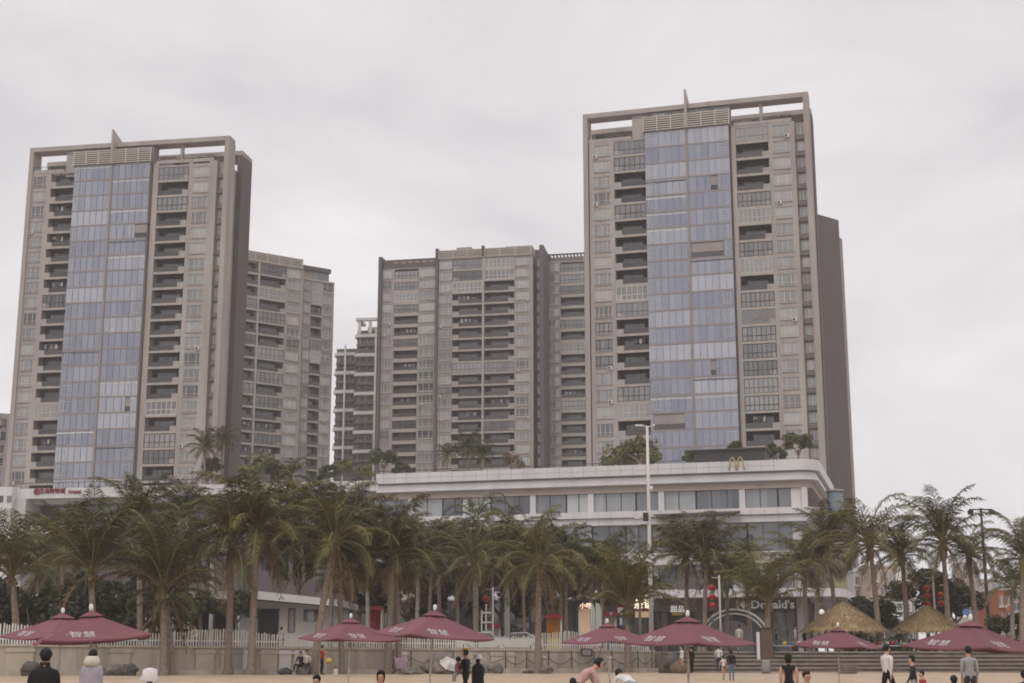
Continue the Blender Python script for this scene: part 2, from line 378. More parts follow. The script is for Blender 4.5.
def residential(name, label, fac, cols, n, h, zc, depth, wall='concrete', rec=2.0, zb=None, seed=1, body=True, group=None, cat='apartment building', sub=True, x_end=None, bottom_skip=0, root=None, body_x=None, yoff=0.0):
    r = random.Random(seed)
    if root is None: root = thing(name, label, cat, fac.O, fac.yaw, group)
    zbot = zc - h * n if zb is None else zb
    y0 = yoff
    zc0 = zc
    wm = MB(); xs = [c[1] for c in cols] + [c[2] for c in cols]; xa, xb = min(xs), max(xs)
    for c in cols:
        t, a, b = c[:3]; o = c[3] if len(c) > 3 else {}
        w = b - a; zc = zc0 + (o.get('dz', 0) if t != 'glass' else 0)
        if t == 'pier':
            wm.box(a, b, y0 - o.get('pro', 0), y0 + rec, zbot, zc + o.get('up', 0), o.get('m', wall))
            if o.get('fin'): pass
        elif t == 'win':
            lw = o.get('low', 0.6); up = o.get('head', 0.42)
            for i in range(n + 1):
                z = zc - h * i
                wm.box(a, b, y0, y0 + .35, z - (up if i <= n - 0 and i < n + 1 else 0), min(z + lw, zc + .0) if i == 0 else z + lw, wall)
                if o.get('ledge', True) and i > 0: wm.box(a + .1, b - .1, y0 - .13, y0, z + .18, z + .34, 'concrete_grey')
            hh = h - lw - up; ins = o.get('ins', 0.14); ww = w - 2 * ins
            if ins > .02:
                wm.box(a, a + ins, y0 + .002, y0 + .35, zbot, zc - .002, wall); wm.box(b - ins, b, y0 + .002, y0 + .35, zbot, zc - .002, wall)
            for i in range(n - bottom_skip):
                zf = zc - h * (i + 1)
                nd = r.choice(o.get('nd', [(0.27, 0.73), (0.27, 0.73), (0.2, 0.5, 0.8), (0.3, 0.62)]))
                fr = o.get('frame', 'white_frame'); g = 'window_glass'
                if r.random() < o.get('darkp', 0.12): fr = 'black_frame'; g = 'grey_glass'
                if r.random() < o.get('deep', 0.1): g = 'dark_glass'
                wo = put('window', window_mesh(ww, hh, nd, fr, o.get('lower', True)), root, (a + ins, y0 + .14, zf + lw))
                put('pane', pane_mesh(ww, hh, g), wo, (0, 0, 0))
                if r.random() < .14: put('air_conditioner', aircon_mesh(), root, (a + ins + r.choice((0, .4, ww - .9)), y0 - .005, zf + lw - .62 - (.02 if lw > .5 else -.3)))
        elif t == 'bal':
            wm.box(a, b, y0 + rec, y0 + rec + .2, zbot, zc, 'recess_shade')  # balcony back wall, its shade painted into the dark colour
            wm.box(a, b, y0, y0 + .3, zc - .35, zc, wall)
            th = o.get('thick', .45); blk = o.get('block')
            enc = o.get('enc', {})
            for i in range(n - bottom_skip):
                zf = zc - h * (i + 1)
                bb = None
                if blk == 'l': bb = (0, w * .22)
                elif blk == 'r': bb = (w * .8, w)
                bo = put('balcony', balcony_mesh(w, h, rec, bb, wall, th), root, (a, y0, zf))
                e = enc.get(i)
                if e:
                    hh = h - .1 - th + .1 - .02
                    fr, g = dict(b=('black_frame', 'grey_glass'), d=('black_frame', 'dark_glass'), w=('white_frame', 'grey_glass'), g=('mullion_dark', 'grey_glass'), p=('mullion', 'grey_glass'))[e]
                    put('glazing', glazing_mesh(w, hh, fr, g, o.get('gn', 6)), bo, (0, -.1, .11))
                else:
                    ra = bb[1] if blk == 'l' else 0.03; rb = bb[0] if blk == 'r' else w - .03
                    put('railing', railing_mesh(ra, rb, 0), bo, (0, -.02, 0))
                    if r.random() < .16: put('laundry', laundry_mesh(r.randint(0, 5)), bo, (r.uniform(.6, max(.7, w - 3.2)), .7, h - th - .35))
        elif t == 'glass':
            pro = o.get('pro', .9); mid = (a + b) / 2; zt = zc + o.get('dz', 0)
            wm.box(a, b, y0 - pro + .13, y0 + rec, zbot, zt, 'concrete_grey')
            for i in range(n - bottom_skip):
                zf = zt - h * (i + 1)
                for sd, (p, q) in enumerate(((a, mid - .22), (mid + .22, b))):
                    sp_ = o.get('special', {}).get((i, sd))
                    me = open_bay_mesh(q - p, h, sp_) if sp_ else glass_bay_mesh(q - p, h, sd, r.choice((0, 1, 1, 2, 3, 5)))
                    put('glass_bay', me, root, (p, y0 - pro, zf))
            wm.box(mid - .22, mid + .22, y0 - pro - .2, y0 - pro + .13, zbot, zt, 'mullion')
        elif t == 'slot':
            d = o.get('d', 1.2)
            wm.box(a, b, y0 + d, y0 + rec + .2, zbot, zc, o.get('m', wall))
            for i in range(n - bottom_skip):
                zf = zc - h * (i + 1)
                wm.box(a, b, y0 + d - .5, y0 + d, zf - .25, zf + .35, o.get('lm', 'louvre_back'))
                ww, hh = w * .62, 1.7
                wo = put('window', window_mesh(ww, hh, (0.5,), 'white_frame'), root, (a + w * .19, y0 + d - .08, zf + .75))
                put('pane', pane_mesh(ww, hh, 'window_glass' if r.random() < .6 else 'grey_glass'), wo)
    zc = zc0
    if body:
        ba, bb_ = body_x or (xa + .4, xb - .4)
        wm.box(ba, bb_, y0 + rec + .2, y0 + depth, zbot - (0 if zb is None else 0), zc, wall)
    wm.build('wall', root)
    return root
def laundry_mesh(v):
    def f():
        r = random.Random(v); m = MB(); x = 0
        m.tube([(-.1, 0, 0), (2.6, 0, 0)], .012, 'metal_pale', 4)
        for q in range(5):
            w_ = r.uniform(.3, .55); hh = r.uniform(.5, .95)
            if r.random() < .8: m.box(x, x + w_, -.012, .012, -hh, -.01, r.choice(['cloth_white', 'cloth_grey', 'cloth_lavender', 'cloth_denim', 'cloth_brown', 'cloth_cream']))
            x += w_ + .06
        return m.mesh('laundry')
    return cached(('lau', v), f)
def aircon_mesh():
    def f():
        m = MB(); m.box(0, .85, -.34, -.005, 0, .62, 'booth_white'); m.lathe([(.24, 0), (.22, .02)], 'metal_dark', 12, (.32, 0, 0)); 
        n0 = len(m.v) - 24
        for i in range(n0, len(m.v)): x, y, z = m.v[i]; m.v[i] = (x, -.345 - z, .31 + y)
        return m.mesh('air_conditioner')
    return cached('ac', f)
def colsx(fac, v, spec):
    """column edges given by their places along one row of the picture"""
    return [(c[0], fac.x(c[1], v), fac.x(c[2], v)) + tuple(c[3:]) for c in spec]
def louvre_screen(root, a, b, z0, z1, y, nb, name='louvre_screen', thin=False):
    m = MB()
    for q in range(nb + 1):
        x = a + (b - a) * q / nb; m.box(x - .09, x + .09, y - .15, y + .2, z0, z1, 'louvre')
    k = max(4, int((z1 - z0) / .42))
    for j in range(k):
        z = z0 + (z1 - z0) * (j + .3) / k
        m.box(a + .1, b - .1, y - .1, y + .1, z, z + (z1 - z0) / k * .42, 'louvre')
    m.box(a, b, y + .5, y + .6, z0 + .05, z1 - .1, 'louvre_back')
    return m.build(name, root)

# ---- the two towers that carry blue glass bays
def tower_top(fac, root, zg, zterr, xl, xr, wall='concrete'):
    W, zt = fac.W, fac.zt
    f = MB(); bh = .9
    for (y0, y1, zz) in ((-.3, 2.7, zt), (6.9, 12.6, zt - .55)):
        f.box(0, W, y0, y1, zz - bh, zz, wall)
    f.build('roof_frame', root)
    zlow = 14
    for (x0, x1) in ((0, .9), (W - 1.0, W)):
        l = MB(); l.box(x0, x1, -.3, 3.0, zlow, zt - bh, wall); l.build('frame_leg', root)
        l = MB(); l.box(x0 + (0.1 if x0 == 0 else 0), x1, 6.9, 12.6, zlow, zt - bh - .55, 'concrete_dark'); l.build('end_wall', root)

# right-hand tower (nearer)
YT = 248.9
FR = Fac(735, YT, (583, 115), (808, 92))
zgR = FR.z(735, 126.3); hT = (zgR - FR.z(735, 429.2)) / 18
encD = {0: 'p', 4: 'b', 5: 'w', 7: 'b', 8: 'w', 10: 'd', 11: 'p', 12: 'b', 13: 'b', 14: 'd', 15: 'g', 16: 'b', 19: 'g'}
encC = {0: 'g', 1: 'b', 4: 'd', 9: 'w', 10: 'g', 15: 'b', 16: 'w', 18: 'w'}
zlineR = zgR
colsR = colsx(FR, 195, [
    ('slot', 585.2, 589.5, dict(dz=-.55)), ('pier', 589.5, 593.2, dict(dz=-.55)), ('win', 593.2, 610.8, dict(nd=[(.25, .75), (.22, .5, .78)], darkp=.1, low=.22, head=.62, ins=.1, dz=-.55)), ('pier', 610.8, 614.4, dict(dz=-.5)),
    ('bal', 614.4, 646.2, dict(dz=-.5, block='l', enc=encC, gn=6)), ('glass', 646.8, 731.2, dict(special={(17, 0): (0.5, 6.2), (3, 1): (4.0, 5.3), (7, 1): (.1, 6.0), (14, 1): (3.0, 4.0)})),
    ('pier', 731.4, 733.2, dict(m='concrete_dark')), ('pier', 733.2, 737.4, dict(pro=.15)), ('bal', 737.4, 770.4, dict(dz=-.12, block='r', enc=encD, gn=7)),
    ('pier', 770.4, 774.0), ('win', 774.0, 792.6, dict(nd=[(.25, .75), (.33, .66)], darkp=.03, low=.22, head=.62, ins=.1, dz=.1)), ('pier', 792.6, 797.2), ('slot', 797.2, 808.6, dict(m='concrete_grey'))])
RT = residential('apartment_tower', 'taller beige tower with blue glass bay, right behind the arches logo', FR, colsR, 21, hT, zlineR, 13, zb=12, seed=3, cat='apartment tower', bottom_skip=0, body_x=(1.2, FR.W - 1.1))
tower_top(FR, RT, zgR, 0, 0, 0)
# left-hand tower
FL = Fac(143, 292.0, (31, 148.5), (230.5, 136))
def fit_depth(u, v1, v2, H):
    return H / (px(u, v1, 1).z - px(u, v2, 1).z)
YL = fit_depth(143, 163.6, 462.6, 19 * hT)
FL = Fac(143, YL, (31, 148.5), (230.5, 136))
zgL = FL.z(150.5, 164.2)
colsL = colsx(FL, 195, [
    ('slot', 27.5, 30.6, dict(dz=-.6)), ('pier', 30.6, 32.0, dict(dz=-.6)), ('win', 32.0, 45.6, dict(nd=[(.25, .75), (.3, .7)], darkp=.02, low=.22, head=.62, ins=.1, dz=-.6)), ('pier', 45.6, 50.0, dict(dz=-.5)),
    ('bal', 50.0, 74.8, dict(dz=-.5, block='l', enc={8: 'd', 15: 'w'}, gn=6)), ('glass', 75.3, 150.3, dict(special={(4, 1): (5.3, 8.0), (15, 1): (5.4, 6.5)})),
    ('pier', 150.5, 152.4, dict(m='concrete_dark')), ('pier', 152.4, 157.6, dict(pro=.15)), ('bal', 157.6, 187.8, dict(dz=-.5, block='r', enc={0: 'g', 2: 'b', 15: 'w', 17: 'b', 18: 'd'}, gn=6)),
    ('pier', 187.8, 191.6), ('win', 191.6, 208.0, dict(nd=[(.25, .75), (.33, .66)], darkp=.02, low=.22, head=.62, ins=.1, dz=-.45)), ('pier', 208.0, 215.8), ('slot', 215.8, 226.8, dict(m='concrete_grey'))])
LT = residential('apartment_tower', 'beige tower with blue glass bay rising above the red roof-edge lettering', FL, colsL, 21, hT, zgL, 12.7, zb=10, seed=8, cat='apartment tower', body_x=(1.2, FL.W - 1.1))
tower_top(FL, LT, zgL, 0, 0, 0)

def crown_works(fac, root, gl, gr, v, zg, peak, flip, pier_u):
    """what stands between the last storey and the roof frame"""
    a, b = fac.x(gl, v), fac.x(gr, v); zt = fac.zt; mid = (a + b) / 2
    louvre_screen(root, a - .2, mid - .25, zg + .15, zg + 3.15, -1.2, 3)
    louvre_screen(root, mid + .25, b + .2, zg + .15, zg + 3.15, -1.2, 3)
    m = MB()
    m.box(a - .3, b + .3, -1.0, 2.2, zg, zg + .14, 'concrete_grey')
    m.box(a - .2, b + .2, .2, 2.6, zg + .15, zt - 1.0, 'concrete_grey')
    m.box(a - 2.6, a - .25, .4, 2.6, zg - 1.5, zt - 1.0, 'concrete')
    m.build('penthouse', root)
    k = 12
    for q in range(k):
        xa = a + (b - a) * (q + .12) / k; xb = a + (b - a) * (q + .88) / k
        ww = MB(); ww.box(xa, xb, .1, .18, zg + 3.3, zt - 1.15, 'grey_glass' if q % 3 else 'dark_glass'); ww.build('roof_window', root)
    f = MB()
    pts = [(mid - .15, -1.7, zg + .1), (mid - .15, -1.7, zt + peak), (mid - .15, 6.5, zt + .02), (mid - .15, 6.5, zt - .8), (mid - .15, -.35, zt - 1.6), (mid - .15, -.9, zg + .1)]
    f.extr(pts, (.34, 0, 0), 'concrete'); f.build('fin', root)
    # set-back terrace: parapets, posts and planting shelves
    for (x0, x1, zz) in ((1.0, a - 2.7, zg - .5), (b + .9, fac.W - 3.2, zg + .05)):
        p = MB(); p.box(x0, x1, -.05, .3, zz - .1, zz + .55, 'concrete'); p.build('parapet', root)
        for q in range(9):
            xx = x0 + (x1 - x0) * q / 8; p = MB(); p.box(xx - .03, xx + .03, .1, .16, zz + .55, zz + 1.25, 'metal_dark'); p.build('rail_post', root)
        p = MB(); p.box(x0, x1, .08, .18, zz + 1.25, zz + 1.31, 'metal_dark'); p.build('rail', root)
    p = MB(); p.box(b + .6, b + 3.8, 2.4, 5.2, zg - .2, zg + 2.2, 'concrete_grey'); p.build('stair_house', root)
    p = MB(); p.box(b + 5.6, b + 6.2, .6, 1.2, zg, zt - 1.0, 'concrete'); p.build('post', root)
    r = random.Random(int(a * 10))
    for x_, s_ in ((b + 4.4, .8), (b + 9.5, .9), (fac.W - 4.5, 1.0), (a - 4.5, .5)):
        p = MB(); k = p.mi('leaf_dark')
        for i in range(240):
            c0 = Vector((x_ + r.gauss(0, .45) * s_, 2.2 + r.gauss(0, .4) * s_, zg + .9 * s_ + r.gauss(0, .45) * s_)); A = Vector((r.gauss(0, 1), r.gauss(0, 1), r.gauss(0, 1))).normalized() * .22; B = A.cross(Vector((r.gauss(0, 1), r.gauss(0, 1), r.gauss(0, 1)))).normalized() * .1
            p.poly([tuple(c0 - A), tuple(c0 + B), tuple(c0 + A), tuple(c0 - B)], 'leaf_dark')
        p.build('planting', root)
crown_works(FR, RT, 646.8, 731.2, 195, zgR, 2.4, 1, 614)
crown_works(FL, LT, 75.3, 150.3, 195, zgL, 2.3, 1, 60)

# ---- blocks standing further back
YM = 352
FM = Fac(490, YM, (438, 250.3), (531, 245.3))
hM = (FM.z(484, 279.5) - FM.z(484, 447.5)) / 14.6
hM = 3.02
zM = FM.z(480, 257.5)
eM1 = {0: 'g', 1: 'd', 9: 'g', 2: 'w'}; eM2 = {0: 'w', 1: 'w', 14: 'd', 9: 'g', 18: 'w'}
MM = residential('apartment_block', 'grey beige apartment block between dark fins, widest of those between the towers', FM, colsx(FM, 300, [
    ('win', 438.4, 452.2, dict(nd=[(.25, .75)], darkp=.05)), ('bal', 452.4, 482.2, dict(block='l', enc=eM1, gn=7)), ('pier', 482.2, 484.2, dict(pro=.25, m='slab_edge')),
    ('bal', 484.2, 514.2, dict(block='r', enc=eM2, gn=7)), ('pier', 514.2, 515.2), ('win', 515.2, 529.2, dict(nd=[(.25, .75)], darkp=.05)), ('pier', 529.2, 533.0)]), 24, hM, zM, 14, wall='concrete_warm', zb=18, seed=11)
x0, x1 = FM.x(438.6, 300), FM.x(531, 300)
mid = FM.x(483, 300)
louvre_screen(MM, x0, mid - .4, zM + .25, FM.zt - .1, -.2, 3); louvre_screen(MM, mid + .4, x1, zM + .25, FM.zt - .1, -.2, 3)
m = MB(); m.box(x0 - .2, x1 + .3, -.35, 2.2, zM - .02, zM + .24, 'slab_edge'); m.box(mid - .35, mid + .35, -.5, .6, zM + .24, FM.zt + .5, 'concrete_dark')
m.box(mid - 8, mid - 4, 4, 8, zM, FM.zt + 1.6, 'concrete_warm'); m.box(mid + 5, mid + 12, 4, 9, zM, FM.zt + 1.2, 'concrete_warm')
m.build('parapet', MM)
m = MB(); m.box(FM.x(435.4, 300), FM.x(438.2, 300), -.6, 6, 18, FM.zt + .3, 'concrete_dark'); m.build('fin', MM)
m = MB(); xa, xb = FM.x(533.2, 300), FM.x(543.6, 300)
m.box(xa, xb, 3.2, 10, 18, zM + 2.2, 'concrete_dark'); m.box(xb - 1.0, xb, -.4, 3.2, 18, zM + 2.4, 'concrete_dark'); m.build('recessed_wall', MM)
for i in range(24):
    wo = put('window', window_mesh(1.5, 1.7, (.5,), 'white_frame'), MM, (xa + .5, 3.1, zM - hM * (i + 1) + .8)); put('pane', pane_mesh(1.5, 1.7, 'grey_glass'), wo)

F1 = Fac(408, YM + 4, (383, 260.6), (435, 258.2), yaw=FM.yaw)
zM1 = F1.z(410, 267.6)
MA = residential('apartment_block', 'narrow grey beige block with dark parapet, next to the block with rounded balconies', F1, colsx(F1, 300, [
    ('win', 382.2, 391.8, dict(nd=[(.3, .7)], darkp=.03)), ('pier', 391.8, 394.4), ('bal', 394.4, 418.0, dict(enc={0: 'b', 1: 'b', 2: 'w', 3: 'b', 6: 'd', 13: 'd'}, gn=6, thick=.9)), ('pier', 418.0, 418.8),
    ('win', 418.8, 435.2, dict(nd=[(.25, .5, .75), (.3, .7)], darkp=.1, deep=.3))]), 23, hM, zM1, 14, wall='concrete_warm', zb=18, seed=12)
m = MB(); m.box(.3, F1.W, -.1, 6, zM1, F1.zt, 'concrete_dark')
for q in range(8): m.box(3 + q * 1.9, 4.2 + q * 1.9, -.14, -.1, F1.zt - 1.0, F1.zt - .6, 'concrete_grey')
m.build('parapet', MA)
m = MB(); m.box(F1.x(378.6, 300), F1.x(382.0, 300), -.8, 8, 18, F1.zt + .8, 'concrete_dark'); m.build('fin', MA)

F3 = Fac(562, YM + 5, (545, 254.6), (583, 252.8), yaw=FM.yaw)
zM3 = F3.z(565, 261)
MC = residential('apartment_block', 'narrow grey block with slatted roof pergola, half hidden by the tower beside it', F3, colsx(F3, 300, [
    ('win', 544.0, 559.4, dict(nd=[(.3, .7), (.25, .5, .75)], darkp=.02)), ('pier', 559.4, 560.6), ('bal', 560.6, 584.4, dict(enc={0: 'b', 1: 'b', 2: 'd', 5: 'b', 7: 'w', 12: 'g'}, gn=6, thick=.8)), ('pier', 584.4, 590)]), 24, hM, zM3, 14, wall='concrete_warm', zb=18, seed=13)
m = MB(); m.box(-1, F3.x(590, 300), -.2, .2, F3.zt - .3, F3.zt, 'concrete_dark'); m.box(-1, F3.x(590, 300), 1.5, 5, zM3, F3.zt - .5, 'concrete_grey')
for q in range(14): m.box(1 + q * .9, 1.35 + q * .9, .25, 4, F3.zt - .35, F3.zt - .05, 'louvre')
m.build('pergola', MC)

# block seen past the left-hand tower
F4 = Fac(275, 344, (247.4, 249.6), (302.6, 259.2))
z4 = F4.z(280, 265.4); 
LB = residential('apartment_block', 'grey apartment block with long balconies, beside the dark end wall of a tower', F4, colsx(F4, 300, [
    ('bal', 243.0, 257.2, dict(enc={3: 'g', 6: 'd', 10: 'd'}, gn=3, thick=.5)), ('pier', 257.2, 259.0, dict(pro=.2, m='slab_edge')),
    ('bal', 259.0, 285.4, dict(block='r', enc={0: 'd', 2: 'w', 4: 'd', 7: 'g', 11: 'd', 14: 'd', 9: 'b'}, gn=6)), ('pier', 285.4, 287.0), ('win', 287.0, 300.4, dict(nd=[(.3, .7)], darkp=.08)), ('pier', 300.4, 303.2)]), 20, 3.02, z4, 13, wall='concrete_warm', zb=18, seed=21)
louvre_screen(LB, -1, F4.W, z4 + .4, F4.zt, -.1, 5)
m = MB(); m.box(-2, F4.W + .3, -.3, 3, z4, z4 + .38, 'slab_edge'); m.build('parapet', LB)
F5 = Fac(317, 353, (303.8, 266.8), (331, 270.0), yaw=F4.yaw)
z5 = F5.z(317, 281)
LC = residential('apartment_block', 'slim grey block with stepped top edge, standing where the sky opens between the towers', F5, colsx(F5, 320, [
    ('win', 303.0, 310.6, dict(nd=[(.35, .65)], darkp=.08, deep=.2, low=.6, head=.3)), ('bal', 310.6, 321.4, dict(enc={0: 'w', 1: 'w', 5: 'd', 6: 'w'}, gn=4)), ('win', 321.4, 332.0, dict(nd=[(.25, .75)], darkp=.08, deep=.2, low=.7, head=.3)), ('pier', 332.0, 333.4)]), 19, 3.02, z5, 12, wall='concrete_warm', zb=18, seed=22)
m = MB(); m.box(.4, F5.W - .2, .6, 6, z5, F5.zt - .6, 'concrete_warm'); m.box(-.2, F5.W, -.1, 6, F5.zt - .6, F5.zt + .5, 'concrete_dark')
m.box(0, F5.W + 1, -.3, 4, z5 - .2, z5 + .25, 'slab_edge')
for q in range(3): m.box(F5.W * .35 + q * 1.7, F5.W * .35 + 1.3 + q * 1.7, .52, .6, z5 + .5, F5.zt - .8, 'grey_glass')
m.build('parapet', LC)

# terraced building with rounded white balcony slabs
def round_rect(a, b, y0, y1, rr, seg=5):
    P = []
    for (cx, cy, s) in ((a + rr, y0 + rr, 180), (b - rr, y0 + rr, 270)):
        for q in range(seg + 1):
            t = R_(s + 90 * q / seg); P.append((cx + rr * math.cos(t), cy + rr * math.sin(t)))
    P += [(b, y1), (a, y1)]
    return P
Y6 = 400
o6 = px(356, 400, Y6); TB = thing('terraced_building', 'apartment building ringed by rounded white balcony slabs, between two taller blocks', 'apartment building', (o6.x, Y6, 0), R_(-6))
def zz6(v): return px(356, v, Y6).z
sc6 = Y6 / F
for (ua, ub, vt, n, ysh, pit) in ((352.5, 382, 334, 7, 0, 19.3), (331.5, 356, 351, 6, 1.5, 18.8)):
    xa, xb = (ua - 356) * sc6 * 1.06, (ub - 356) * sc6 * 1.06
    c = MB(); c.box(xa + .5, xb - .3, ysh + 2.2, ysh + 12, 18, zz6(vt) + 1.5, 'concrete_dark'); c.build('wall', TB)
    for i in range(n):
        z = zz6(vt + pit * i); z2 = zz6(vt + pit * (i + 1))
        s = MB(); s.prism(round_rect(xa, xb, ysh, ysh + 9, 1.6), z - .9, z, 'terrace_slab'); s.build('balcony_slab', TB)
        hh = z - z2 - .9
        w = MB(); w.box(xa + .6, xb - .5, ysh + 2.1, ysh + 2.19, z2 + .02, z - .92, 'dark_glass')
        for q in range(7): 
            xx = xa + 1.4 + (xb - xa - 2.6) * q / 6; w.box(xx - .08, xx + .08, ysh + 2.0, ysh + 2.08, z2 + .02, z - .92, 'mullion_dark' if q % 2 else 'white_frame')
        w.build('window_band', TB)
        zc_ = z2 + hh * .45
        s = MB(); s.prism(round_rect(xa + .5, xb - .4, ysh + .5, ysh + 6, 1.2), zc_, zc_ + .8, 'concrete_dark'); s.build('planter_ledge', TB)
        s = MB(); s.prism(round_rect(xa + .25, xb - .25, ysh + .3, ysh + 2, 1.4), z2 + .0, z2 + .9, 'rail_glass'); s.build('railing', TB)
c = MB(); xa, xb = (356 - 356) * sc6, (382 - 356) * sc6
for q in (0, .45, .8): c.box(xa + q * 7, xa + q * 7 + .8, .3, 1.1, zz6(333), zz6(320), 'terrace_slab')
c.box(xa - .6, xb, 0, 1.4, zz6(320.5), zz6(317.8), 'terrace_slab'); c.box(xa - .6, xa + .8, 1.4, 8, zz6(320.5), zz6(318), 'terrace_slab'); c.box(xa + 2, xb, 4.5, 8, zz6(334), zz6(324), 'concrete_grey')
c.build('roof_frame', TB)
for uu in (343, 374.5):
    c = MB(); c.box((uu - 356) * sc6, (uu - 356) * sc6 + .45, -.35, .1, 18, zz6(345 if uu < 360 else 330), 'terrace_slab'); c.build('drainpipe', TB)

# dark plain slab behind the right-hand tower
o7 = px(817, 400, 300); b7 = px(839.0, 222, 307)
SB = thing('slab_building', 'plain dark windowless slab of a building rising behind the tall tower, against open sky', 'building', (o7.x, 300, 0), 0)
k7 = (0.148) ; zt7 = px(838, 219.5, 306).z
dx = b7.x - o7.x
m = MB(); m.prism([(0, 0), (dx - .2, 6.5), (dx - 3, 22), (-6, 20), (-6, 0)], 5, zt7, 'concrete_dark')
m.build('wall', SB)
m = MB(); m.prism([(dx - .3, 7.2), (dx + 1.0, 9), (dx - 3, 24), (dx - 4, 20)], 5, px(842, 239, 309).z, 'concrete_grey'); m.build('stair_wall', SB)
# far block at the edge of the view
o8 = px(-14, 400, 330)
F8 = Fac(0, 330, (-30, 411), (9.0, 413.5))
FB = residential('apartment_block', 'low distant beige block peeking out past the tower above the white wall', F8, [('win', .6, 4.2, dict(darkp=.3)), ('bal', 4.4, 7.2, dict(gn=3)), ('win', F8.W - 2.6, F8.W - .2, dict(nd=[(.5,)], darkp=.3, deep=.5)), ('pier', F8.W - .2, F8.W + .4), ('pier', 7.2, F8.W - 2.6)], 7, 3.0, F8.zt - 1.0, 10, wall='concrete_warm', seed=31, zb=18)
m = MB(); m.box(.2, F8.W + .5, .2, 5, F8.zt - 1.0, F8.zt, 'concrete_warm'); m.build('parapet', FB)
# ------------------------------------------------------------------ ground
WX0, WY0, WX1, WY1 = -30.2, 84.0, 9.6, 98.0
WS = (WY1 - WY0) / (WX1 - WX0)
def wall_y(x): return WY0 + (x - WX0) * WS
def wall_top(x): return 2.1 + (x - WX0) / (WX1 - WX0) * (1.74 - 2.1)
PROM = 1.66
STEP_Y = 95.6
def sstep(a, b, t):
    t = max(0, min(1, (t - a) / (b - a))); return t * t * (3 - 2 * t)
def shore(x): return wall_y(x) if x < WX1 else STEP_Y
def gz(x, y):
    z = 0.30 * sstep(26, 3, shore(x) - y) if shore(x) - y > 3 else 0.30
    if y < 0: z += y * 0.05
    return z
from mathutils import noise
def lin(a, b, n): return [a + (b - a) * i / (n - 1) for i in range(n)]
xs = [-1500, -600, -200, -90] + lin(-60, 60, 150) + [90, 200, 600, 1500]
ys = [-2000, -300, -60, -20, 0, 6] + lin(10, 99, 150)
m = MB(); k = m.mi('sand')
for y in ys:
    for x in xs:
        z = gz(x, y)
        if y > 8: z += 0.05 * noise.noise((x * .45, y * .3, 0)) + 0.03 * noise.noise((x * 1.6, y * 1.2, 4))
        if y < -20: z = max(z, -4)
        m.v.append((x, y, z))
nx = len(xs)
for j in range(len(ys) - 1):
    for i in range(nx - 1):
        m.f.append((j * nx + i, j * nx + i + 1, (j + 1) * nx + i + 1, (j + 1) * nx + i)); m.m.append(k); m.sm.append(True)
structure(m.build('sand'))
m = MB(); m.poly([(-3000, -3000, -1.0), (3000, -3000, -1.0), (3000, -18, -1.0), (-3000, -18, -1.0)], 'water'); structure(m.build('sea'))
m = MB(); top = [(-1500, wall_y(-60) + .6), (-60, wall_y(-60) + .6), (WX1, WY1 + .5), (10.0, 98.25), (1500, 98.25), (1500, 3000), (-1500, 3000)]
m.prism(top, -4, PROM, 'paving'); structure(m.build('promenade'))

def wall_x(u):
    wx = (u - 512) / F * 90
    for _ in range(6): wx = (u - 512) / (F * (cp + sp * .2185)) * wall_y(wx)
    return wx

# ---- stone retaining wall
wa = math.atan(WS); WLEN = math.hypot(WX1 + 75, (WX1 + 75) * WS)
WORG = (-75, wall_y(-75), 0)
rw = thing('retaining_wall', 'long weathered stone retaining wall under the white picket fence', 'wall', WORG, wa)
def wlx(x): return (x + 75) / math.cos(wa)     # along the wall from world x
m = MB()
m.prism([(0, 0), (WLEN, 0), (WLEN, .8), (0, .8)], -1, 1.6, 'wall_stone')
i0 = len(m.v)
a, b = 0, WLEN
m.extr([(a, .03, 1.6), (b, .03, 1.6), (b, .03, wall_top(WX1) - .14), (a, .03, wall_top(-75) - .14)], (0, .7, 0), 'wall_stone')
m.build('wall', rw)
m = MB(); m.extr([(a, -.08, wall_top(-75) - .14), (b, -.08, wall_top(WX1) - .14), (b, -.08, wall_top(WX1)), (a, -.08, wall_top(-75))], (0, .95, 0), 'coping'); m.build('coping', rw)
m = MB(); m.box(0, WLEN, -.55, -.02, -1, .58, 'wall_stone'); m.build('footing', rw)
for (u, w_, pale) in ((269, 1.0, 0), (285, .75, 1), (300, .75, 1), (314, .5, 0), (240, 1.2, 1), (232, 1.3, 0), (392, .5, 0), (402, .6, 1), (502, 1.6, 0), (20, 1.5, 0), (120, 1.2, 0), (205, 1.1, 0)):
    wx = wall_x(u)
    p = MB(); l = wlx(wx); zt = wall_top(wx) - .2
    p.box(l - w_ / 2, l + w_ / 2, -.14, -.005, .45, zt, 'pavilion_wall' if pale else 'coping'); p.box(l - w_ / 2 - .08, l + w_ / 2 + .08, -.2, -.002, zt - .25, zt - .1, 'white_panel' if pale else 'coping')
    p.build('pilaster', rw)

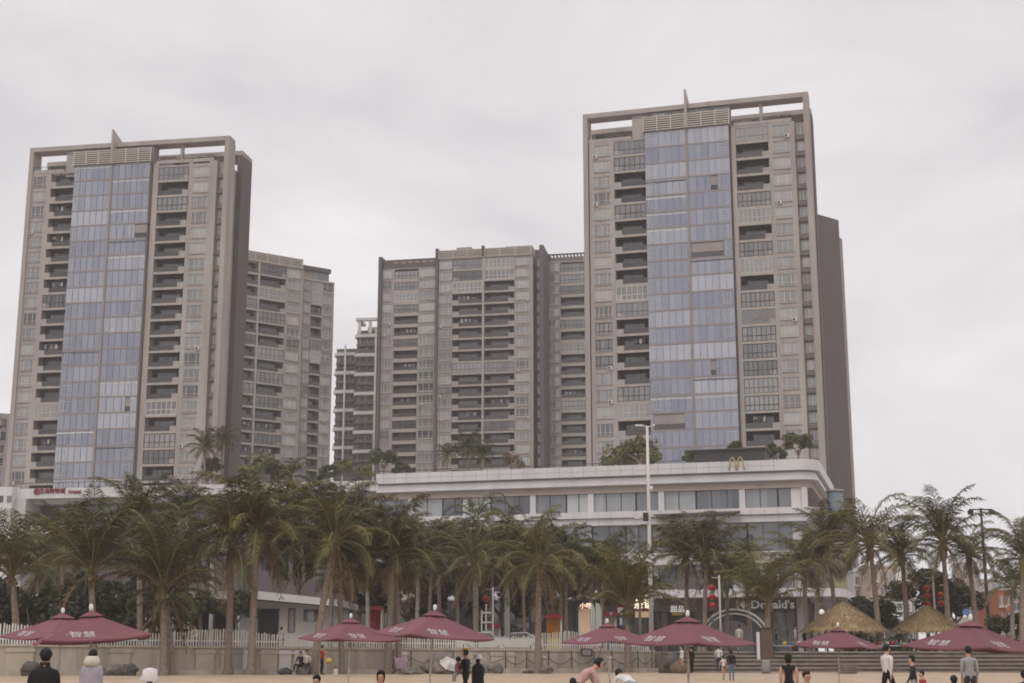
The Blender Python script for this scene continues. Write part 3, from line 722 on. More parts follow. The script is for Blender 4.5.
# ---- picket fence on the wall
ft = [(-60, 622), (0, 623), (60, 627), (128, 635), (170, 632), (200, 629.5), (222, 628.5), (245, 630), (262, 632.5), (290, 635), (340, 638), (388, 640), (400, 632), (440, 634.5), (500, 637), (525, 636), (548, 632.5), (572, 630.5), (600, 633), (625, 636.5), (662, 638)]
def ftop(u):
    for (a, va), (b, vb) in zip(ft, ft[1:]):
        if a <= u <= b: return va + (vb - va) * (u - a) / (b - a)
    return ft[-1][1]
pf = thing('picket_fence', 'long white picket fence with wavy top along the stone wall', 'fence', WORG, wa)
u = -55.0; sec = 0; m = MB(); nsec = 0; start = None
l_end = wlx(WX1) - .3; l = wlx(-36)
pan_a = l
while l < l_end:
    wx = l * math.cos(wa) - 75; wy = wall_y(wx); uu = 512 + wx / wy * F * (cp + sp * .2185)
    zb = wall_top(wx) + .001; ztop = px(uu, ftop(uu), wy).z + rnd.uniform(-.04, .05)
    tl = rnd.uniform(-.035, .035); wd = rnd.uniform(.032, .044)
    m.extr([(l - wd, .3, zb), (l + wd, .3, zb), (l + wd + tl, .3, ztop - .06), (l + tl, .3, ztop), (l - wd + tl, .3, ztop - .06)], (0, .03, 0), 'picket')
    nsec += 1; l += rnd.uniform(.15, .17)
    if nsec == 36 or l >= l_end:
        zr = wall_top(wx)
        wxa = pan_a * math.cos(wa) - 75
        m.extr([(pan_a - .05, .335, wall_top(wxa) + .25), (l - .12, .335, zr + .25), (l - .12, .335, zr + .33), (pan_a - .05, .335, wall_top(wxa) + .33)], (0, .04, 0), 'picket')
        m.build('picket_panel', pf); m = MB(); nsec = 0; pan_a = l
# ---- chain fence in front of the wall
cf = thing('chain_fence', 'low fence of dark posts with hanging rope in front of the stone wall', 'fence', WORG, wa)
posts = [u_ for u_ in (392, 410, 452, 504, 525, 547, 570, 592, 610, 636, 650)]
pts = []
for u_ in posts:
    wx = wall_x(u_); l = wlx(wx) ; zt = 1.62
    p = MB(); p.tube([(l, -.3, .55), (l, -.3, zt)], .038, 'rope', 8); p.lathe([(.05, 0), (.05, .05), (.02, .08)], 'rope', 8, (l, -.3, zt)); p.build('post', cf); pts.append((l, zt))
for (a, za), (b, zb) in zip(pts, pts[1:]):
    p = MB(); q = [(a + (b - a) * t / 10, -.3, za - .35 - .42 * (1 - (2 * t / 10 - 1) ** 2)) for t in range(11)]; p.tube(q, .024, 'rope', 6); p.build('rope', cf)
for u_ in (543, 608):
    wx = wall_x(u_); o = (wx, wall_y(wx) - 1.3, gz(wx, 90)); 
    p = thing('bollard', 'pale capped stone bollard standing by the rope fence', 'bollard', o, 0, 'pale bollards along the rope fence')
    q = MB(); q.lathe([(.15, -.2), (.15, .75), (.13, .8), (.13, .9)], 'coping', 10); q.build('shaft', p)
    q = MB(); q.lathe([(.19, .9), (.21, .96), (.16, 1.04), (.05, 1.08)], 'pavilion_wall', 10); q.build('cap', p)
# ---- steps
st = thing('beach_steps', 'broad flight of stone seating steps rising from the sand to the promenade', 'steps', (10.1, STEP_Y, 0))
for i in range(6):
    z0 = .12 + .257 * i; p = MB(); y = i * .44
    k = 14
    p.box(0, 70, y + .04, y + .5 if i < 5 else 3.2, -.6 if i == 0 else z0 - .02, z0 + .16, 'step_stone')
    xx = 0
    while xx < 70:
        w_ = rnd.uniform(1.3, 2.6); p.box(xx + .012, min(70, xx + w_ - .012), y - rnd.uniform(0.02, .05), y + .5 if i < 5 else 3.2, z0 + .165, z0 + .257 - rnd.uniform(0, .012), 'step_top'); xx += w_
    p.build('step', st)

# ------------------------------------------------------------------ white commercial building with the arches
FP = Fac(735, 170, (400, 475.0), (800, 460.8))
PW = FP.x(818, 465); PA = FP.x(376, 480)
PB = thing('commercial_building', 'long white commercial building with curved roof band and arches logo', 'building', FP.O, FP.yaw)
def plan(off, r=2.4, y1=30, seg=7, xr=0):
    P = [(PA, -off)]
    w_ = PW + off + xr; rr = max(.3, r + off)
    for q in range(seg + 1):
        t = R_(270 + 90 * q / seg); P.append((w_ - rr + rr * math.cos(t), -off + rr + rr * math.sin(t)))
    P += [(w_, y1), (PA, y1)]
    return P
def PZ(v): return FP.z(735, v)
def band(name, off, v0, v1, m_, **k):
    p = MB(); p.prism(plan(off, **k), PZ(v1), PZ(v0), m_); return p
b = band('roof_band', 0, 461.2, 471.8, 'white_panel')
zb0, zb1 = PZ(471.8), PZ(461.2)
q = PA + 1
while q < PW - 5:
    b.box(q, q + .05, -.012, .05, zb0 + .03, zb1 - .03, 'panel_joint'); q += 1.55
b.box(PA, PW - 5, -.015, .05, (zb0 + zb1) / 2 - .02, (zb0 + zb1) / 2 + .02, 'panel_joint')
b.build('roof_band', PB)
band('roof_lip', -.45, 473.8, 477.0, 'white_panel').build('roof_lip', PB)
band('roof_lip', -.2, 477.4, 481.0, 'white_panel').build('roof_lip', PB)
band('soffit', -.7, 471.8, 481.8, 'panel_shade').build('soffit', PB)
band('stone_band', -.9, 481.8, 488.3, 'pink_stone').build('stone_band', PB)
for (off_, va, vb) in ((-.2, 508.2, 514.6), (-.6, 515.2, 521.8), (-.6, 551.2, 563.2)):
    b = band('floor_band', off_, va, vb, 'white_panel'); q = PA + 1.2
    while q < PW - 4: b.box(q, q + .04, -off_ - .012, -off_ + .05, PZ(vb) + .03, PZ(va) - .03, 'panel_joint'); q += 1.55
    b.build('floor_band', PB)
band('canopy', 2.4, 589.6, 597.6, 'white_panel').build('canopy', PB)
c = MB(); c.extr([(FP.x(654, 513), -1.6, PZ(513.4)), (FP.x(741, 513), -1.6, PZ(512.2)), (FP.x(735, 513), -1.6, PZ(514.8)), (FP.x(660, 513), -1.6, PZ(515.0))], (0, 1.7, 0), 'concrete_dark'); c.build('awning', PB)
core = MB(); core.prism([(PA, 3.4), (PW - 4.6, 3.4), (PW - 4.6, 29), (PA, 29)], 0, PZ(473), 'shop_dark'); core.prism(plan(-.9, y1=29.5), PZ(466), PZ(463.2), 'paving'); core.build('core', PB)
xw = FP.x(803.5, 495)
for (v0, v1, yy, col) in ((488.3, 508.2, 1.5, 1), (521.8, 551.2, 1.8, 0), (563.2, 589.6, 1.8, 0), (597.6, 648, 3.2, 2)):
    z0, z1 = (PZ(v1) if v1 < 640 else 1.2), PZ(v0); x = PA + .2; i = 0
    while x < xw - .5:
        w_ = min(rnd.choice((3.2, 4.2, 5.6)), xw - x)
        p = MB(); p.box(.1, w_ - .1, 0, .08, 0, z1 - z0, 'shop_glass' if col != 2 else 'dark_glass')
        k = max(1, int(w_ / 1.5))
        for a in range(k + 1): p.box(w_ * a / k - .05, w_ * a / k + .05, -.08, -.005, 0, z1 - z0, 'mullion_dark' if (i % 3) else 'rail_glass')
        if v0 == 521.8: p.box(0, w_, -.12, -.085, (z1 - z0) * .42, (z1 - z0) * .42 + .09, 'mullion_dark')
        p.build('window', PB, (x, yy, z0))
        if col == 1 and i % 2 == 0:
            p = MB(); p.box(x + w_ - .35, x + w_ + .35, yy - .5, yy + .3, z0, z1, 'white_panel'); p.build('pier', PB)
        x += w_; i += 1
    # glass along the side street
    for j in range(4):
        p = MB(); y = yy + 2.2 + j * 5.6
        p.box(0, .08, 0, 5.4, 0, z1 - z0, 'shop_glass'); 
        for a in range(4): p.box(.085, .16, a * 1.8 - .05, a * 1.8 + .05, 0, z1 - z0, 'mullion_dark')
        p.build('window', PB, (PW - 3.2, y, z0))
    p = MB(); p.prism([(xw - .4, yy - .3), (PW - 3.4, yy - .3), (PW - 2.9, yy + .3), (PW - 2.9, yy + 2.1), (xw - .4, yy + 2.1)], z0, z1, 'white_panel' if col == 1 else 'panel_shade'); p.build('corner_pier', PB)
# storefront sign band and entrance piers
c = MB(); c.box(FP.x(720, 605), PW - 4, .6, 3.1, PZ(611), PZ(597.7), 'shop_dark'); c.build('sign_band', PB)
c = MB(); c.box(FP.x(600, 605), FP.x(718, 605), 1.2, 3.1, PZ(611), PZ(597.7), 'concrete_dark'); c.build('sign_band', PB)
for u_ in (662, 696, 728, 790): 
    c = MB(); x_ = FP.x(u_, 620); c.box(x_ - .35, x_ + .35, 1.6, 2.4, 0, PZ(597.7), 'concrete_dark'); c.build('pier', PB)
def text_px(name, s, u, v, hpx, m_, parent=PB, fac=FP, off=0.5, ex=.06, sx=1.0, bold=0.0):
    x_, z_ = fac.loc(u, v, off); return text_on(name, s, hpx / F * fac.Y0 * 1.28 * 1.02, m_, parent, (x_, off, z_), ex, bold, sx)
text_px('lettering', "McDonald's", 765, 604.8, 8.4, 'white_paint', off=.5, sx=1.1, bold=.035)
t = text_px('lettering', '茶语', 643.5, 604.6, 8.0, 'sign_lit', off=1.05, ex=.1)
c = MB(); x_, z_ = FP.loc(643, 614.5, 1.0); c.box(x_ - .95, x_ + .95, .9, 1.1, z_ - .35, z_ + .35, 'sign_beige'); c.build('light_box', PB)
c = MB(); c.box(x_ - 1.2, x_ + 1.0, .95, 1.1, z_ + .5, z_ + .68, 'sign_red'); c.build('sign_strip', PB)
text_px('lettering', '甜品', 677.5, 609.5, 5.6, 'lamp_lit', off=1.0, ex=.08)
c = MB(); x_, z_ = FP.loc(677.5, 614.2, 1.0); c.box(x_ - .65, x_ + .65, .95, 1.1, z_ - .12, z_ + .12, 'gold'); c.build('sign_strip', PB)
# roof arches
LG = MB(); x_, z_ = FP.loc(736.6, 470, -.2); wpx = F / 170
for s in (-1, 1):
    P = []
    for q in range(13):
        t = q / 12; xx = x_ + s * .47 + (t - .5) * .90; zz = z_ + 1.5 * (1 - abs(2 * t - 1) ** 2.6)
        P.append((xx, -.25, zz))
    LG.tube(P, .085, 'logo_yellow', 6)
LG.build('arches_emblem', PB)
# roof structure and side sign column
c = MB(); xa_, za_ = FP.loc(694, 459, 9); xb_ = FP.x(765, 455, 9); c.box(xa_, xb_, 9, 15, PZ(464), FP.z(730, 449.5, 9), 'shop_dark'); c.box(xa_ - .4, xb_ + .4, 8.6, 15.4, FP.z(730, 449.5, 9), FP.z(730, 448.6, 9), 'concrete_dark'); c.build('roof_house', PB)
c = MB()
for q in range(60):
    xx = PA + q * (PW - 8 - PA) / 59; c.box(xx - .02, xx + .02, .9, .94, PZ(463), PZ(457.5), 'metal_dark')
c.box(PA, PW - 8, .88, .96, PZ(457.9), PZ(457.3), 'metal_dark'); c.build('roof_railing', PB)
pw = px(838, 560, 172)
py_ = thing('sign_pylon', 'rounded pale blue sign column at the corner of the white building', 'sign column', (pw.x, 172, PROM))
for (v0, v1, m_) in ((492, 531, 'pylon_blue'), (531, 542, 'pylon_magenta'), (542, 574, 'concrete_grey'), (574, 602, 'pylon_green'), (602, 655, 'concrete_grey')):
    c = MB(); z0 = px(838, v1, 172).z - PROM if v1 < 650 else 0; z1 = px(838, v0, 172).z - PROM
    c.lathe([(.95, z0 + .01), (.95, z1 - .01)], m_, 20); c.build('panel', py_)
c = MB(); z1 = px(838, 492, 172).z - PROM; c.lathe([(1.05, z1), (1.05, z1 + .25)], 'concrete_grey', 20); c.build('cap', py_)

# ------------------------------------------------------------------ white building under the other tower
FQ = Fac(150, 196, (60, 487.5), (235, 483.3))
QB = thing('commercial_building', 'white building with red roof-edge lettering and a deep dark window recess', 'building', FQ.O, FQ.yaw)
def QZ(v): return FQ.z(60, v)
qa, qb = FQ.x(14, 490), FQ.x(392, 480)
c = MB(); c.box(qa, qb, 0, 24, QZ(498), QZ(488), 'white_panel')
q = qa + 1
while q < qb: c.box(q, q + .05, -.012, -.002, QZ(498) + .05, QZ(488) - .05, 'panel_joint'); q += 1.7
c.build('roof_band', QB)
c = MB(); c.box(qa - 14, FQ.x(15.5, 510), -1.2, 20, 0, QZ(486.5), 'white_panel'); c.box(FQ.x(15.6, 510), FQ.x(26.5, 510), -.3, 20, 0, QZ(498.1), 'panel_shade'); c.build('wall', QB)
for u_ in (1, 9.5):
    c = MB(); x_, z_ = FQ.loc(u_, 499, -1.2); c.box(x_ - .35, x_ + .35, -1.3, -1.21, z_ - .45, z_ + .45, 'dark_glass'); c.build('window', QB)
c = MB(); c.box(FQ.x(26.6, 510), qb, .5, 24, QZ(533), QZ(525.2), 'white_panel'); c.build('floor_band', QB)
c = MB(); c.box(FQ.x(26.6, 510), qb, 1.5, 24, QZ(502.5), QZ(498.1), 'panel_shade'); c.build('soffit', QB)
c = MB(); c.box(FQ.x(27, 510), qb, 4.2, 24, 0, QZ(503), 'shop_dark'); c.build('core', QB)
x = FQ.x(27, 510) + .1; i = 0
while x < qb - 4:
    for (v0, v1, yy) in ((502.6, 525.1, 3.8), (533.1, 560, 3.6)):
        p = MB(); z0, z1 = QZ(v1), QZ(v0); p.box(.05, 3.9, 0, .08, 0, z1 - z0, 'dark_glass' if i < 2 else 'shop_glass')
        for a in range(4): p.box(a * 1.3 - .05, a * 1.3 + .05, -.08, -.005, 0, z1 - z0, 'mullion_dark' if i < 2 else 'rail_glass')
        p.build('window', QB, (x, yy, z0))
    x += 4; i += 1
c = MB(); c.box(FQ.x(27, 510), qb, 2.5, 4.1, 0, QZ(560.2), 'concrete_dark'); c.build('lower_wall', QB)
x_, z_ = FQ.loc(36.8, 491.6, -.1)
c = MB()
rg = [(.47, 0), (.47, .14), (.33, .14), (.33, 0)]
for q in range(24):
    t0, t1 = 2 * math.pi * q / 24, 2 * math.pi * (q + 1) / 24
    c.extr([(x_ + .47 * math.cos(t0), -.16, z_ + .47 * math.sin(t0)), (x_ + .47 * math.cos(t1), -.16, z_ + .47 * math.sin(t1)), (x_ + .32 * math.cos(t1), -.16, z_ + .32 * math.sin(t1)), (x_ + .32 * math.cos(t0), -.16, z_ + .32 * math.sin(t0))], (0, .14, 0), 'sign_red')
for dx_ in (-1, 1): c.extr([(x_ + dx_ * .24, -.16, z_ - .24), (x_ + dx_ * .1, -.16, z_ - .24), (x_ - dx_ * .05, -.16, z_ + .26), (x_ + dx_ * .05, -.16, z_ + .26)], (0, .14, 0), 'sign_red')
c.build('round_emblem', QB)
text_px('lettering', '滨海购物城', 52, 491.2, 5.0, 'sign_red', QB, FQ, -.1, .05, .90)
text_px('lettering', 'Oriental', 74.5, 491.8, 4.4, 'sign_red', QB, FQ, -.1, .05, .72)
c = MB()
for q in range(70):
    xx = qa + q * (qb - qa) / 69; c.box(xx - .02, xx + .02, .5, .54, QZ(488.5), QZ(482), 'metal_dark')
c.box(qa, qb, .48, .56, QZ(482.3), QZ(481.8), 'metal_dark'); c.build('roof_railing', QB)

# ------------------------------------------------------------------ low white pavilion behind the palms
YP = 122
def PX(u, v=640): return px(u, v, YP).x
def PVZ(v): return px(300, v, YP).z
PV = thing('pavilion', 'low white pavilion with sloping roof slab and dark doorway behind the picket fence', 'pavilion', (0, YP, 0))
c = MB(); c.extr([(PX(-40), -2, PVZ(597)), (PX(180), -2, PVZ(592.5)), (PX(262), -2, PVZ(592.2)), (PX(345), -2, PVZ(601)), (PX(345), -2, PVZ(607.5)), (PX(262), -2, PVZ(600.2)), (PX(232), -2, PVZ(600)), (PX(180), -2, PVZ(598)), (PX(-40), -2, PVZ(602))], (0, 12, 0), 'white_panel'); c.build('roof', PV)
c = MB()
c.extr([(PX(236), 0, 1), (PX(338), 0, 1), (PX(338), 0, PVZ(607.6)), (PX(262), 0, PVZ(601)), (PX(236), 0, PVZ(600.4))], (0, 8, 0), 'pavilion_wall'); c.box(PX(-40), PX(236) - .02, 7, 8, 1, PVZ(601), 'shop_dark'); c.build('wall', PV)
def opening(nm, u0, u1, v0, v1, g):
    o = MB(); a, b2, z0, z1 = PX(u0), PX(u1), PVZ(v1), PVZ(v0)
    o.box(a, b2, -.03, -.004, z0, z1, g); o.box(a - .08, b2 + .08, -.08, -.035, z1, z1 + .08, 'mullion_dark')
    for xx in (a, b2): o.box(xx - .04, xx + .04, -.07, -.033, z0, z1, 'mullion_dark')
    if nm == 'window': o.box(a + (b2 - a) * .22, a + (b2 - a) * .6, -.06, -.034, z0 + .05, z1 - .05, 'window_glass')
    o.build(nm, PV)
opening('door', 257.5, 278, 609.5, 650, 'black_paint'); opening('narrow_window', 288, 294, 609, 633, 'dark_glass'); opening('window', 303.5, 319.5, 610.5, 621.5, 'dark_glass')
for u_ in (151, 178, 193, 214, 240.5):
    c = MB(); c.tube([(PX(u_), -1.6, 1), (PX(u_), -1.6, PVZ(601))], .17, 'white_paint', 10); c.build('column', PV)
for u_ in (133, 204): 
    c = MB(); c.box(PX(u_) - 1.3, PX(u_) + 1.3, 6.8, 6.95, 1.7, PVZ(612), 'dark_glass'); c.build('door', PV)
# ------------------------------------------------------------------ palms
def frond(m, r, base, az, el, L, wind, lm, dry=False, nst=22, droop=1.0):
    """one arching frond: a tapering midrib with two rows of hanging leaflets"""
    P = [Vector(base)]; n = 11; st = L / n; e = el; d_az = az
    dirs = []
    for i in range(n):
        t = i / n
        d = Vector((math.cos(d_az) * math.cos(e), math.sin(d_az) * math.cos(e), math.sin(e)))
        d = (d + Vector(wind) * (0.25 + t) * .5).normalized()
        dirs.append(d); P.append(P[-1] + d * st)
        e -= R_(6.5 + 8.5 * t) * droop * (0.55 + 0.45 * math.cos(max(-1.2, min(e, 1.2))))
        e = max(e, R_(-68))
    m.tube(P, [0.055 * (1 - .85 * i / n) + .006 for i in range(n + 1)], 'frond_dry' if dry else 'rachis', 4, cap=False)
    k = m.mi('frond_dry' if dry else lm)
    for j in range(nst):
        t = 0.10 + 0.89 * (j + r.uniform(-.25, .25)) / nst; f = t * n; i = min(int(f), n - 1); p = P[i].lerp(P[i + 1], f - i); d = dirs[i]
        side = d.cross(Vector((0, 0, 1)))
        if side.length < .05: side = Vector((math.sin(az), -math.cos(az), 0))
        side.normalize(); upv = side.cross(d)
        ln = L * .19 * (0.35 + 1.0 * math.sin(math.pi * min(1, t * .86 + .12))) * r.uniform(.85, 1.15)
        for s in (-1, 1):
            if r.random() < .05: continue
            a = (side * s * .85 + d * .75 + upv * r.uniform(-.1, .25) + Vector(wind) * .25).normalized()
            b = (a * .75 + d * .2 + Vector((0, 0, -.85 * r.uniform(.5, 1.3))) + Vector(wind) * .45).normalized()
            q1 = p + a * ln * .5; q2 = q1 + b * ln * .55
            wd = d * (.021 + .010 * r.random()) * (L / 4) ** .5 * 1.2
            i0 = len(m.v)
            m.v += [tuple(p - wd * .6), tuple(p + wd * .6), tuple(q1 + wd), tuple(q1 - wd), tuple(q2)]
            m.f += [(i0, i0 + 1, i0 + 2, i0 + 3), (i0 + 3, i0 + 2, i0 + 4)]; m.m += [k, k]; m.sm += [False, False]
def palm_crown(seed, nf=24, L=4.2, wind=(-.16, .02, 0), lm='frond', top=88, low=4, dry=4, nst=40, stiff=1.0):
    r = random.Random(seed); m = MB()
    for i in range(nf):
        t = i / (nf - 1)
        el = R_(top + (low - top) * t ** 1.0 + r.uniform(-7, 7)); az = i * 2.39996 + r.uniform(-.25, .25)
        frond(m, r, (.12 * math.cos(az), .12 * math.sin(az), .25 - .3 * t), az, el, L * r.uniform(.85, 1.1) * (0.78 + .22 * math.sin(math.pi * min(1, t + .25))), wind, lm, nst=nst, droop=stiff * r.uniform(.8, 1.15))
    for i in range(dry):
        az = r.uniform(0, 6.28); frond(m, r, (.15 * math.cos(az), .15 * math.sin(az), -.15), az, R_(r.uniform(-55, -25)), L * r.uniform(.6, .8), wind, lm, dry=True, nst=14)
    for i in range(7):
        az = r.uniform(0, 6.28); m.lathe([(.02, -.13), (.1, -.07), (.12, 0), (.09, .08), (.02, .12)], 'frond_dry' if i % 2 else 'rachis', 7, (.26 * math.cos(az), .26 * math.sin(az), -.25 - .15 * r.random()))
    for i in range(9):
        az = r.uniform(0, 6.28); m.tube([(.14 * math.cos(az), .14 * math.sin(az), .0), (.22 * math.cos(az), .22 * math.sin(az), -.35), (.24 * math.cos(az) - .05, .22 * math.sin(az), -.8 - .5 * r.random())], [.05, .06, .02], 'frond_dry', 4)
    return m.mesh('crown')
CROWN = [palm_crown(s, 25, 4.6, stiff=.88) for s in (1, 2, 3, 4)] + [palm_crown(5, 23, 4.5, (-.42, .0, -.03), top=84, low=-6), palm_crown(6, 23, 4.5, (-.36, .05, -.03), top=86, low=-4)]
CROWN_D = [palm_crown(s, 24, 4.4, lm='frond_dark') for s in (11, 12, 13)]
CROWN_U = [palm_crown(s, 22, 4.9, low=30, stiff=.74, dry=1) for s in (31, 32)]
CROWN_R = [palm_crown(s, 13, 3.4, (-.1, 0, 0), lm='frond_dark', top=80, low=8, dry=0, stiff=1.25, nst=26) for s in (21, 22)]
def palm(label, base, top, cm, r0=.21, r1=.14, bow=0.3, scale=1.0, rot=None, group='palm trees along the beach', bark='trunk_bark', name='palm_tree', cat='palm tree'):
    base = Vector(base); top = Vector(top)
    t = thing(name, label, cat, base, 0, group)
    d = top - base; m = MB(); pts = []; rad = []
    n = 26
    for i in range(n + 1):
        s = i / n; p = d * s; p.x = d.x * (s * (1 - bow) + bow * s * s); p.y = d.y * s
        pts.append(p); rr = r0 + (r1 - r0) * s; rr *= 1 + .9 * max(0, .07 - s) / .07 * .6; rad.append(rr * (1.06 if i % 2 else .97))
    pts[0].z -= .4
    m.tube(pts, rad, bark, 10); m.build('trunk', t)
    o = put('crown', cm, t, d, rnd.uniform(-.6, .6) if rot is None else rot, (scale,) * 3)
    return t
def ground_at(x, y): return PROM if (y > shore(x) + .4) else gz(x, y)
def palm_px(label, ub, Y, uc, vc, cm, **k):
    b = px(ub, 668, Y); b.z = ground_at(b.x, b.y) - .05; t = px(uc, vc, Y + k.pop('dy', 0)); return palm(label, b, t, cm, **k)
def wy_at(u): return wall_y(wall_x(u))
# front row, standing on the sand or just behind the wall
front = [
    (16, wy_at(16) + 3, 12, 576, 8, 1.0, 'coconut palm at the very edge of the view beside the maroon umbrellas'),
    (94, wy_at(94) - 1.6, 91, 572, 8, 1.05, 'coconut palm with upright crown rising behind the twin maroon umbrellas'),
    (139, wy_at(139) + 6, 138, 522, 2, .95, 'tall dark coconut palm standing behind the twin maroon umbrellas'),
    (164, wy_at(164) - 1.6, 163, 588, 9, 1.2, 'coconut palm with low crown and drooping dry frond near the umbrellas'),
    (173, wy_at(173) - .9, 166, 600, 5, .8, 'short leaning coconut palm crossing the trunk of a lower crowned palm'),
    (228, wy_at(228) - 1.5, 232, 548, 0, 1.1, 'coconut palm with thick base in front of the pavilion colonnade'),
    (251, wy_at(251) - 1.7, 257, 532, 2, 1.22, 'big coconut palm with thick trunk at the pavilion corner'),
    (313, wy_at(313) - 2.6, 334, 543, 4, 1.18, 'leaning coconut palm behind the small umbrella, trunk crossing the pavilion window'),
    (342, wy_at(342) - .9, 339, 575, 1, .9, 'straight slim coconut palm behind the small umbrella'),
    (388, wy_at(388) - 1.6, 392, 556, 3, 1.05, 'coconut palm with double looking trunk beside the large central umbrella'),
    (399, wy_at(399) - .9, 396, 570, 1, .8, 'slim coconut palm close behind a thicker trunk by the central umbrella'),
    (538, wy_at(538) - 1.7, 539, 566, 5, 1.1, 'lone coconut palm with bare straight trunk in front of the fence'),
    (628, wy_at(628) - 1.2, 627, 606, 8, 1.1, 'coconut palm with low wide crown behind the overlapping umbrellas'),
    (768, 99.6, 768, 602, 9, .98, 'coconut palm hiding part of the big white shop lettering'),
]
for i, (ub, Y, uc, vc, c, s, lb) in enumerate(front):
    palm_px(lb, ub, Y, uc, vc, CROWN[c] if c < 8 else CROWN_U[c - 8], scale=s, r0=.25 if s > .95 else .19, r1=.15)
mid_ = [
    (476, 104, 474, 566, 5, 1.0, 'palm with grey trunk and hanging dry frond behind the black robed walker'),
    (416, 112, 419, 566, 0, .95, 'palm with pale trunk behind the central umbrella'),
    (440, 118, 438, 562, 1, .95, 'shaded palm right behind the finial of the central umbrella'),
    (508, 112, 507, 560, 2, 1.0, 'pale trunked palm behind the fence, next to the lone bare trunk'),
    (368, 118, 366, 545, 3, 1.0, 'pale trunked palm behind the small umbrella, close to the pavilion end'),
    (330, 120, 332, 525, 0, 1.0, 'palm behind the pavilion roof with long pale fronds'),
    (200, 118, 197, 560, 1, .95, 'palm in the pavilion forecourt between two thicker trunks'),
    (60, 112, 62, 552, 3, .95, 'palm in shade behind the twin umbrellas'),
    (118, 118, 118, 545, 2, .9, 'palm partly hidden by the upright crown beside it'),
    (688, 108, 686, 556, 4, .95, 'windswept slim palm in front of the white building, nearer the tall lamp mast'),
    (705, 106, 706, 562, 2, 1.0, 'slim palm with bushy crown just before the red lanterns'),
    (728, 112, 727, 582, 3, .68, 'shorter palm beside the red lanterns'),
    (752, 116, 746, 574, 0, .75, 'leaning palm whose trunk crosses the white arch'),
    (808, 108, 804, 570, 5, .85, 'palm with slim trunk near the globe lamps'),
    (816, 118, 820, 562, 1, .8, 'palm near the sign column corner'),
    (838, 112, 829, 545, 0, .85, 'tall palm in front of the pale blue sign column'),
    (590, 118, 592, 572, 2, .85, 'shaded palm beside the pale feather flags'),
    (560, 122, 562, 570, 1, 1.0, 'palm behind the red booth'),
    (270, 126, 272, 552, 2, 1.05, 'shaded palm behind the pavilion roof, near the big thick trunk'),
    (306, 130, 300, 520, 0, 1.0, 'shaded palm behind the pavilion roof above the narrow window'),
    (350, 130, 354, 522, 1, .95, 'shaded palm above the pavilion end, dense crown'),
    (392, 132, 395, 545, 3, .9, 'shaded palm rising behind the thicker double looking trunk'),
    (428, 128, 432, 556, 2, .9, 'shaded palm above and behind the central umbrella finial'),
    (458, 130, 456, 562, 4, .95, 'shaded palm beside the royal palm trunk, low crown'),
    (490, 134, 493, 564, 5, .95, 'shaded palm between the two royal palms'),
    (525, 130, 522, 562, 6, .9, 'shaded palm just behind the lone bare trunk'),
    (566, 134, 566, 560, 2, .95, 'shaded palm filling the gap above the red booth'),
    (600, 130, 604, 566, 1, .8, 'shaded palm behind the low wide crown'),
    (150, 130, 152, 545, 0, 1.1, 'shaded palm behind the low crowned palm and its leaning neighbour'),
    (185, 132, 184, 516, 1, 1.0, 'shaded palm behind the pavilion colonnade, between bright trunks'),
    (36, 128, 38, 575, 2, 1.0, 'shaded palm beyond the first palm at the colonnade'),
]
for i, (ub, Y, uc, vc, c, s, lb) in enumerate(mid_):
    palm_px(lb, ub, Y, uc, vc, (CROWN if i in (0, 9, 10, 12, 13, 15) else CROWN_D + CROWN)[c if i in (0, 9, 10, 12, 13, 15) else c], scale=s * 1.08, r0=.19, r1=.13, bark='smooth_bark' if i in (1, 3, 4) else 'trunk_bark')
right = [
    (881, 101, 870, 546, 4, 1.1, 'windswept palm leaning beside the big thatched shelter'),
    (910, 104, 902, 556, 5, .92, 'thin leaning palm before the shop with the red roundel'),
    (951, 102, 943, 543, 0, 1.06, 'tallest palm with curved trunk behind the second thatched shelter'),
    (979, 104, 969, 556, 4, .75, 'palm with hanging dry fronds next to the floodlight mast'),
    (1024, 100, 1024, 560, 1, .9, 'palm cut by the edge of the view beyond the floodlight mast'),
    (1014, 128, 1013, 588, 2, .95, 'lower dark palm in front of the orange house'),
]
for i, (ub, Y, uc, vc, c, s, lb) in enumerate(right):
    palm_px(lb, ub, Y, uc, vc, CROWN[c], scale=s, r0=.23, r1=.13, bow=.5)
# royal palms with stiff plumes
for (ub, Y, uc, vc, c, s, lb) in ((476, 122, 476, 520, 0, 1.15, 'royal palm with stiff plumes standing clear of the central palms'), (506, 126, 508, 522, 1, .8, 'smaller royal palm with tight plume near the building windows'), (290, 128, 290, 478, 1, 1.0, 'royal palm whose plume rises highest near the terraced blocks'), (318, 130, 318, 498, 0, .9, 'royal palm with spread plume under the terraced blocks'), (212, 126, 211, 525, 1, .9, 'royal palm half hidden behind the big thick trunk')):
    palm_px(lb, ub, Y, uc, vc, CROWN_R[c], scale=s, r0=.24, r1=.13, bark='smooth_bark', name='royal_palm', group='royal palms')

